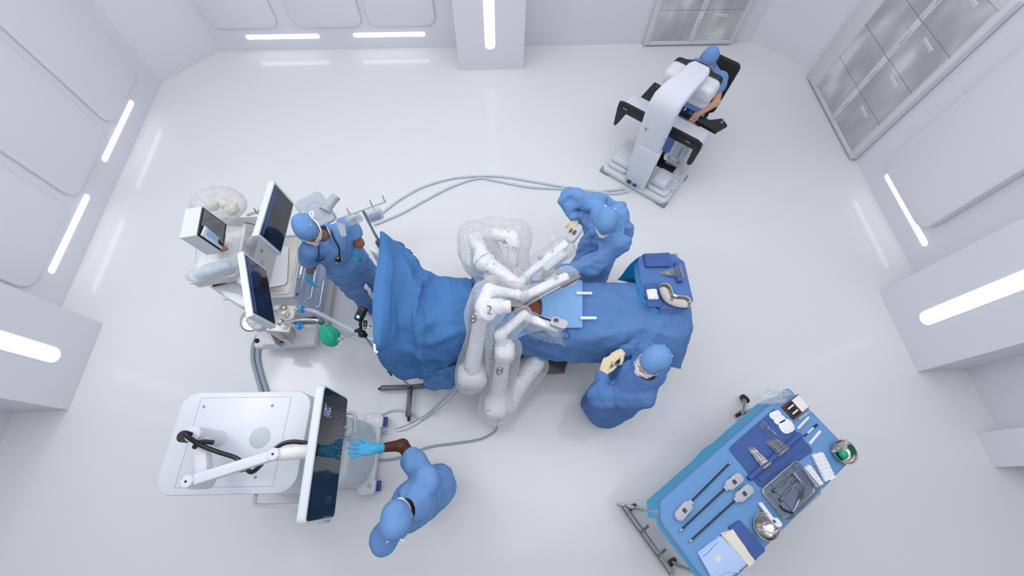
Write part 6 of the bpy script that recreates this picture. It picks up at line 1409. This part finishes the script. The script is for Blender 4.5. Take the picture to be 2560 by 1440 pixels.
    hose([P(764,774,0.98),P(790,780,1.0),P(830,800,1.03),P(870,820,1.08),P(905,838,1.12),P(938,850,1.15)])
    hose([P(759,816,0.98),P(785,816,0.95),P(800,816,0.90),P(840,826,0.86),P(885,842,0.98),P(940,862,1.10)])
    # chrome arm with the green reservoir bag
    ba=MB(); ba.tube(bez([P(704,809,1.02),P(735,801,1.06),P(770,799,1.08),P(795,801,1.07),P(805,806,1.02)],6),0.013,10); ba.build('bag_arm',M_chrome,t)
    bk=MB(); bk.lathe(P(806,808,0.99),[(0.022,0),(0.022,0.04)],n=16); bk.build('bag_collar',M_black,t)
    g0,g1=P(806,811,1.03),P(840,864,0.93); d=(g1-g0).normalized(); x,y,z=basis(d,(1,0.2,0)); mb=MB(); rings=[]
    for f,r in ((0,.02),(.08,.028),(.22,.055),(.45,.082),(.68,.085),(.86,.06),(.96,.035),(1.0,.02)):
        c=g0.lerp(g1,f); rings.append([c+(x*math.cos(a)*1.0+y*math.sin(a)*0.75)*r*0.92*(1+0.09*math.cos(5*a)) for a in [2*PI*k/30 for k in range(30)]])
    mb.loft(rings); mb.build('reservoir_bag',M_green,t)
    pb=MB(); pb.prism([P(x,y,0.60) for x,y in ((735,800),(790,792),(795,800),(738,806))],ZV*0.012); pb.build('black_tray',M_black,t)
    for p in ((704,848),(708,852)): q=MB(); q.tube([P(p[0],838,0.45),P(p[0],856,0.30)],0.010,6); q.build('tube_clip',M_dark,t)
    return t
workstation()
def ventilator():
    a,b,c,d,z=vpanel((505,518),(492,588),(565,562),(555,630),1.78); base=(c+d)/2
    t=thing('monitor_unit','white boxy monitor with dark glass front on top of the anaesthesia cart','monitor',base)
    mb,n=quadslab(*grow((a+b+c+d)/4,1.03,a,b,c,d),0.12,0.012); mb.build('case',M_white,t)
    m=(a+b+c+d)/4; mb=MB(); q=grow(m,0.99,a,b,d,c); mb.prism([p+n*0.001 for p in q],n*0.006,0.003); gl=mb.build('front',M_black,t)
    w,h=(b-a),(c-a); q=[a+w*0.05+h*0.05,a+w*0.62+h*0.05,a+w*0.66+h*0.92,a+w*0.05+h*0.92]; mb=MB(); mb.prism([p+n*0.0075 for p in q],n*0.002); mb.build('glass',mat('smoky reflecting glass','#6a6c6b',0.12,spec=0.7),gl,smooth=False)
    q=[a+w*0.62+h*0.12,a+w*0.98+h*0.05,a+w*1.0+h*0.90,a+w*0.74+h*0.88]; mb=MB(); mb.prism([p+n*0.008 for p in q],n*0.022,0.01,3); mod=mb.build('plug_in_module',M_white,t)
    q=[a+w*0.70+h*0.20,a+w*0.90+h*0.18,a+w*0.92+h*0.62,a+w*0.76+h*0.62]; mb=MB(); mb.prism([p+n*0.031 for p in q],n*0.002); mb.build('blue_display',mat('soft blue display','#7fa2cf',0.25,emit=0.18,ecol='#7ba2dc'),mod,smooth=False)
    q=[a+w*0.76+h*0.65,a+w*0.93+h*0.65,a+w*0.94+h*0.86,a+w*0.80+h*0.86]; mb=MB(); mb.prism([p+n*0.031 for p in q],n*0.002); mb.build('button_block',M_black,mod,smooth=False)
    mb=MB(); mb.box(a+w*0.97+h*0.93+n*0.03,(0.05,0.03,0.03),rot=0.5,bev=0.006); mb.build('copper_plug',mat('copper','#b07a5e',0.4,metal=0.5),t)
    mb=MB(); mb.box((c+d)/2-n*0.10-ZV*0.035,(0.14,0.16,0.06),bev=0.01,rot=math.atan2(n.y,n.x)); mb.build('foot',M_ag,t)
ventilator()
# bags and papers lying on the machine
def bagged(name,label,cat,pts,h,seed,inner=None):
    o=thing(name,label,cat,sum((Vector(p) for p in pts),Vector())/len(pts)); a,b,c,d=[Vector(p) for p in pts]; m=(a+b+c+d)/4
    ax=axes_along(a,b); L=((b-a).length+(c-d).length)/2; Wd=((d-a).length+(c-b).length)/2
    plastic('plastic_bag',ell(m+ZV*h*0.5,(L*0.56,Wd*0.56,h*0.62),ax),0.014,o,M_wrap2,amp=0.016,fr=26,seed=seed)
    return o,m,ax,L,Wd
M_wrap2=film('packing bag','#f6f8fa',body=0.16,gloss=0.13,rough=0.12,bump=1.0,bscale=24)
M_beige=mat('beige mask rubber','#d8d3c6',0.6)
o,m,ax,L,Wd=bagged('mask_bag','puffy clear bag of breathing masks behind the boxy monitor','bag',[P(495,500,1.42),P(612,505,1.42),P(625,555,1.42),P(520,565,1.42)],0.20,3)
for k,(f,g) in enumerate(((-0.15,0.0),(0.15,0.08),(0.32,-0.12))): sculpt('mask',su(0.03,ell(m+ax[0]*L*f+ax[1]*Wd*g+ZV*0.09,(0.06,0.05,0.045)),rc(m+ax[0]*L*f+ZV*0.11,m+ax[0]*L*(f+0.12)+ZV*0.13,0.02)),0.009,M_beige,o)
hk=MB(); hk.tube([P(618,538,1.40),P(648,527,1.42)],0.012,8); tag(hk.build('bag_hook',M_beige,None),'short beige hook arm beside the mask bag','hook')
o,m,ax,L,Wd=bagged('tubing_bag','long clear pack of breathing tubing on the front of the upper shelf','bag',[P(482,690,1.40),P(600,655,1.40),P(604,680,1.40),P(487,708,1.40)],0.10,7)
mb=MB(); p0,p1=m-ax[0]*L*0.36+ZV*0.05,m+ax[0]*L*0.36+ZV*0.05; mb.tube([p0.lerp(p1,k/40) for k in range(41)],[0.032+0.005*(k%2) for k in range(41)],12); mb.build('coiled_tube',mat('pale blue tube','#cfe0f0',0.4),o)
pp=[P(x,y,0.888) for x,y in ((668,720),(668,640),(678,618),(722,617),(718,705),(712,712))]; mb=MB(); mb.prism(pp,ZV*0.003); tag(mb.build('paper_sheet',mat('white paper','#f0f1f4',0.9),None),'white paper sheets on the steel worktop of the anaesthesia cart','paper')
cbl=MB(); cbl.tube(bez([P(612,556,1.38),P(630,560,1.42),P(648,566,1.5)],5),0.004,6); cbl.build('monitor_cable',M_dark,bpy.data.objects['anaesthesia_machine'])
cbl=MB(); cbl.tube(bez([P(635,520,1.45),P(640,530,1.46),P(652,540,1.6)],5),0.004,6); cbl.build('monitor_cable',M_dark,bpy.data.objects['anaesthesia_machine'])
# ---------------------------------------------------------------- drip stand with bags and pump
def drip_stand():
    top=P(905,522,1.92); bx,by=top.x,top.y
    t=thing('drip_stand','steel drip stand with a spiked bar and infusion pump behind the blue screen drape','stand',(bx,by,0))
    mb=MB(); mb.tube([(bx,by,0.10),(bx,by,1.30)],0.016,10); mb.tube([(bx,by,1.28),(bx,by,1.92)],0.011,10); mb.build('pole',M_steel2,t)
    a,b=P(838,549,1.92),P(966,503,1.92); mb=MB(); mb.tube([a,a.lerp(b,.5),b],[0.008,0.009,0.008],8); mb.build('hanger_bar',M_grey,t)
    for f in (0.02,0.28,0.72,0.97): p=a.lerp(b,f); mb=MB(); mb.tube([p,p+ZV*0.06+Vector((-0.004,0.012,0))],[0.006,0.003],6); mb.build('spike',M_steel,t)
    pc=P(930,618,1.36); mb=MB(); mb.box((bx-0.01,by-0.02,1.33),(0.13,0.12,0.17),rot=-0.6,bev=0.015); pm=mb.build('pump',M_white,t)
    mb=MB(); mb.box((bx+0.03,by-0.065,1.36),(0.09,0.01,0.09),rot=-0.6,bev=0.002); mb.build('pump_display',mat('pump window','#8fa9cf',0.2),pm)
    mb=MB(); mb.box((bx-0.02,by-0.0,1.12),(0.14,0.13,0.16),rot=-0.6,bev=0.015); mb.build('pump',M_white2,t)
    mb=MB(); mb.lathe((bx,by,1.42),[(0.03,0),(0.03,0.05),(0.02,0.06)],n=16); mb.build('pole_clamp',M_dark,t)
    for k in range(5):
        an=2*PI*k/5; d=Vector((math.cos(an),math.sin(an),0)); mb=MB(); mb.tube([Vector((bx,by,0.12)),Vector((bx,by,0.08))+d*0.30],[0.02,0.014],8); lg=mb.build('foot',M_offw,t)
        w=MB(); w.lathe(Vector((bx,by,0.03))+d*0.31-ZV.cross(d)*0.01,[(0.02,0),(0.03,0.003),(0.03,0.018),(0.02,0.02)],axis=ZV.cross(d),n=12); w.build('caster',M_black,lg)
    return a,b
sa,sb=drip_stand()
def drip_bag(label,f,px,fill,seed):
    p=sa.lerp(sb,f); c=P(px[0],px[1],1.78); t=thing('drip_bag',label,'bag',c-ZV*0.1)
    d=(sb-sa).normalized(); dn=(c-p); dn.normalize(); ax=(d,dn.cross(d).normalized(),dn)
    sculpt('pouch',rbx(c,(0.058,0.018,0.085),0.018,(d,ax[1],(ax[1]).cross(d)*-1)),0.008,film('drip pouch','#eef3fb',body=0.25,gloss=0.14,rough=0.1,bump=0.4),t)
    if fill: sculpt('fluid',rbx(c+dn*0.028,(0.045,0.013,0.045),0.013,(d,ax[1],(ax[1]).cross(d)*-1)),0.008,mat('drip fluid','#8fabdc',0.15,spec=0.5,alpha=0.7),t)
    else:
        mb=MB()
        for k in range(9): mb.box(c+dn*(-0.05+0.011*k)+facecam(c)*0.021,(0.03+0.04*((k*37)%7)/7,0.004,0.001),axes=(d,ax[1].cross(d),facecam(c)))
        mb.build('printed_text',M_dark,t,smooth=False)
    mb=MB(); mb.tube([p,p.lerp(c,0.45)],0.003,6); mb.build('hook_loop',M_steel2,t)
drip_bag('flat printed drip bag on the left half of the spiked bar',0.42,(886,548),False,2)
drip_bag('drip bag with bluish fluid on the right half of the spiked bar',0.74,(938,538),True,3)
lb=MB(); lb.prism([P(840,556,1.80),P(862,560,1.80),P(866,590,1.70),P(854,592,1.70)],facecam(P(850,575,1.75))*0.008,0.003); tag(lb.build('drip_pouch',film('empty pouch','#f4f6f8',body=0.6,gloss=0.12,rough=0.2,bump=0.7),None),'empty white pouch hanging from the left end of the spiked bar','pouch')
# pole with camera-like warmer, cross rod with hooks
def clamp_pole():
    b=P(936,874,1.18); t=thing('screen_clamp','chrome clamp rod with a black handheld device beside the green bag','clamp',b)
    j=P(906,835,1.30); mb=MB(); mb.tube([b,j],0.010,10); mb.build('rod',M_chrome,t)
    mb=MB(); mb.tube([P(846,850,1.28),P(880,837,1.33),P(925,816,1.38),P(938,813,1.38)],0.006,8); mb.build('cross_rod',M_chrome,t)
    for c in ((850,852),(940,815)):
        q=P(c[0],c[1],1.31); mb=MB(); mb.tube([q+Vector((0.018*math.cos(k),0.0,0.018*math.sin(k)))+Vector((0,0.016*math.sin(k),0)) for k in [2*PI*j_/18*0.8 for j_ in range(18)]],0.004,6); mb.build('rod_hook',M_chrome,t)
    for p,r in ((P(905,834,1.33),0.032),(P(898,826,1.36),0.02),(P(890,827,1.35),0.014),(P(912,838,1.30),0.022)): mb=MB(); mb.ball(p,r,n=12); mb.build('clamp_knob',M_black,t)
    mb=MB(); mb.tube([P(904,828,1.38),P(901,812,1.44),P(902,800,1.46)],[0.010,0.013,0.013],8); mb.build('device_neck',M_black,t)
    mb=MB(); mb.box(P(913,809,1.44),(0.03,0.05,0.02),bev=0.005); mb.build('wing_screw',M_black,t)
    a,b2=P(897,797,1.46),P(908,772,1.50); ax=axes_along(a,b2); mb=MB(); mb.box((a+b2)/2,(0.115,0.062,0.055),axes=ax,bev=0.016,seg=3); bd=mb.build('device_body',M_black,t)
    mb=MB(); mb.box(P(895,792,1.498),(0.022,0.026,0.004),axes=ax,bev=0.001); mb.build('device_display',mat('cyan display','#8fd0f2',0.3,emit=0.4,ecol='#86c8f0'),bd)
clamp_pole()
# pale panel on its own post
def panel_stand():
    c=P(790,528,0.95); n=facecam(c)*0.6+ZV*0.5; n.normalize(); x=(P(820,548,0.95)-P(775,484,0.95)); x=(x-n*x.dot(n)).normalized(); y=n.cross(x); ax=(x,y,n)
    t=thing('foot_panel','pale grey rounded panel with a stubby handle standing behind the anaesthetist','panel',(c.x,c.y,0))
    mp=mat('pale grey shell','#b3bcc6',0.4); mb=MB(); slab(mb,c-n*0.03,0.34,0.28,0.05,0.05,ax,0.018,3); pl=mb.build('shell',mp,t)
    mb=MB(); mb.tube([c+n*0.021+(x*math.cos(k)+y*math.sin(k))*0.085 for k in [2*PI*j/30 for j in range(30)]],0.0025,5,closed=True); mb.build('round_seam',M_grey,pl)
    mb=MB(); mb.tube(bez([P(812,528,0.95),P(826,508,0.96),P(842,490,0.98)],6),[0.062]*3+[0.05]*4+[0.046]*6,16); mb.build('handle',mp,t)
    mb=MB(); mb.tube([Vector((c.x,c.y,0.03)),c-n*0.03],0.03,12); mb.build('post',mp,t)
    mb=MB(); mb.lathe((c.x,c.y,0),[(0.18,0),(0.18,0.02),(0.05,0.035)],n=28); mb.build('base',mp,t)
panel_stand()
# ---------------------------------------------------------------- cables and hoses on the floor
M_cable=mat('pale cable','#c9d2de',0.4); M_cabg=mat('grey cable','#9fa9b8',0.45)
def cable(name,label,pts,r,m,n=10,cat='cable'):
    mb=MB(); mb.tube(bez(pts,n),r,8); return tag(mb.build(name,m,None),label,cat)
def fl(*q): return [P(x,y,0.018) for x,y in q]
cable('floor_cable','pale cable arching widest from the console to the bed',fl((1562,472),(1500,478),(1440,472),(1340,455),(1260,442),(1200,440),(1130,446),(1060,466),(1005,495),(968,522),(940,545)),0.015,M_cable)
cable('floor_cable','pale cable running under the widest one from the console to the bed',fl((1572,478),(1530,484),(1450,474),(1330,468),(1240,452),(1195,446),(1130,466),(1060,502),(1010,530),(965,550),(935,562)),0.015,M_cable)
cable('gas_hose','grey hose, left one of the pair between the two carts',fl((650,830),(634,862),(632,900),(642,940),(652,975),(660,1020),(690,1070),(730,1110)),0.022,M_cabg,cat='hose')
cable('gas_hose','grey hose, right one of the pair between the two carts',fl((662,835),(648,866),(646,900),(655,940),(666,975),(676,1015),(706,1065),(745,1100)),0.022,M_cabg,cat='hose')
cable('instrument_cable','pale looping cable from the white tower to the tall robot',[P(1150,955,0.62),P(1128,975,0.4),P(1095,1010,0.12)]+fl((1068,1040),(1050,1046),(1020,1030),(985,1026),(950,1040))+[P(930,1062,0.1),P(905,1085,0.3),P(880,1082,0.5),P(862,1068,0.7)],0.011,M_cable)
cable('instrument_wire','thin upper wire from the white tower to the tall robot',[P(1146,960,0.6),P(1110,1000,0.25),P(1060,1040,0.03)]+fl((1010,1065),(960,1080))+[P(910,1090,0.35),P(864,1092,0.7)],0.004,M_cabg)
cable('instrument_wire','thin lower wire from the white tower to the tall robot',[P(1158,962,0.6),P(1120,1003,0.25),P(1070,1042,0.03)]+fl((1020,1072),(960,1086))+[P(910,1098,0.35),P(868,1100,0.7)],0.004,M_cabg)
cable('power_cable','grey cable from the front robot curling past the reaching arm',[P(1248,1048,0.38),P(1243,1065,0.12)]+fl((1235,1080),(1200,1098),(1140,1108),(1080,1116),(1030,1132),(990,1146),(950,1150),(910,1146)),0.011,M_cabg)
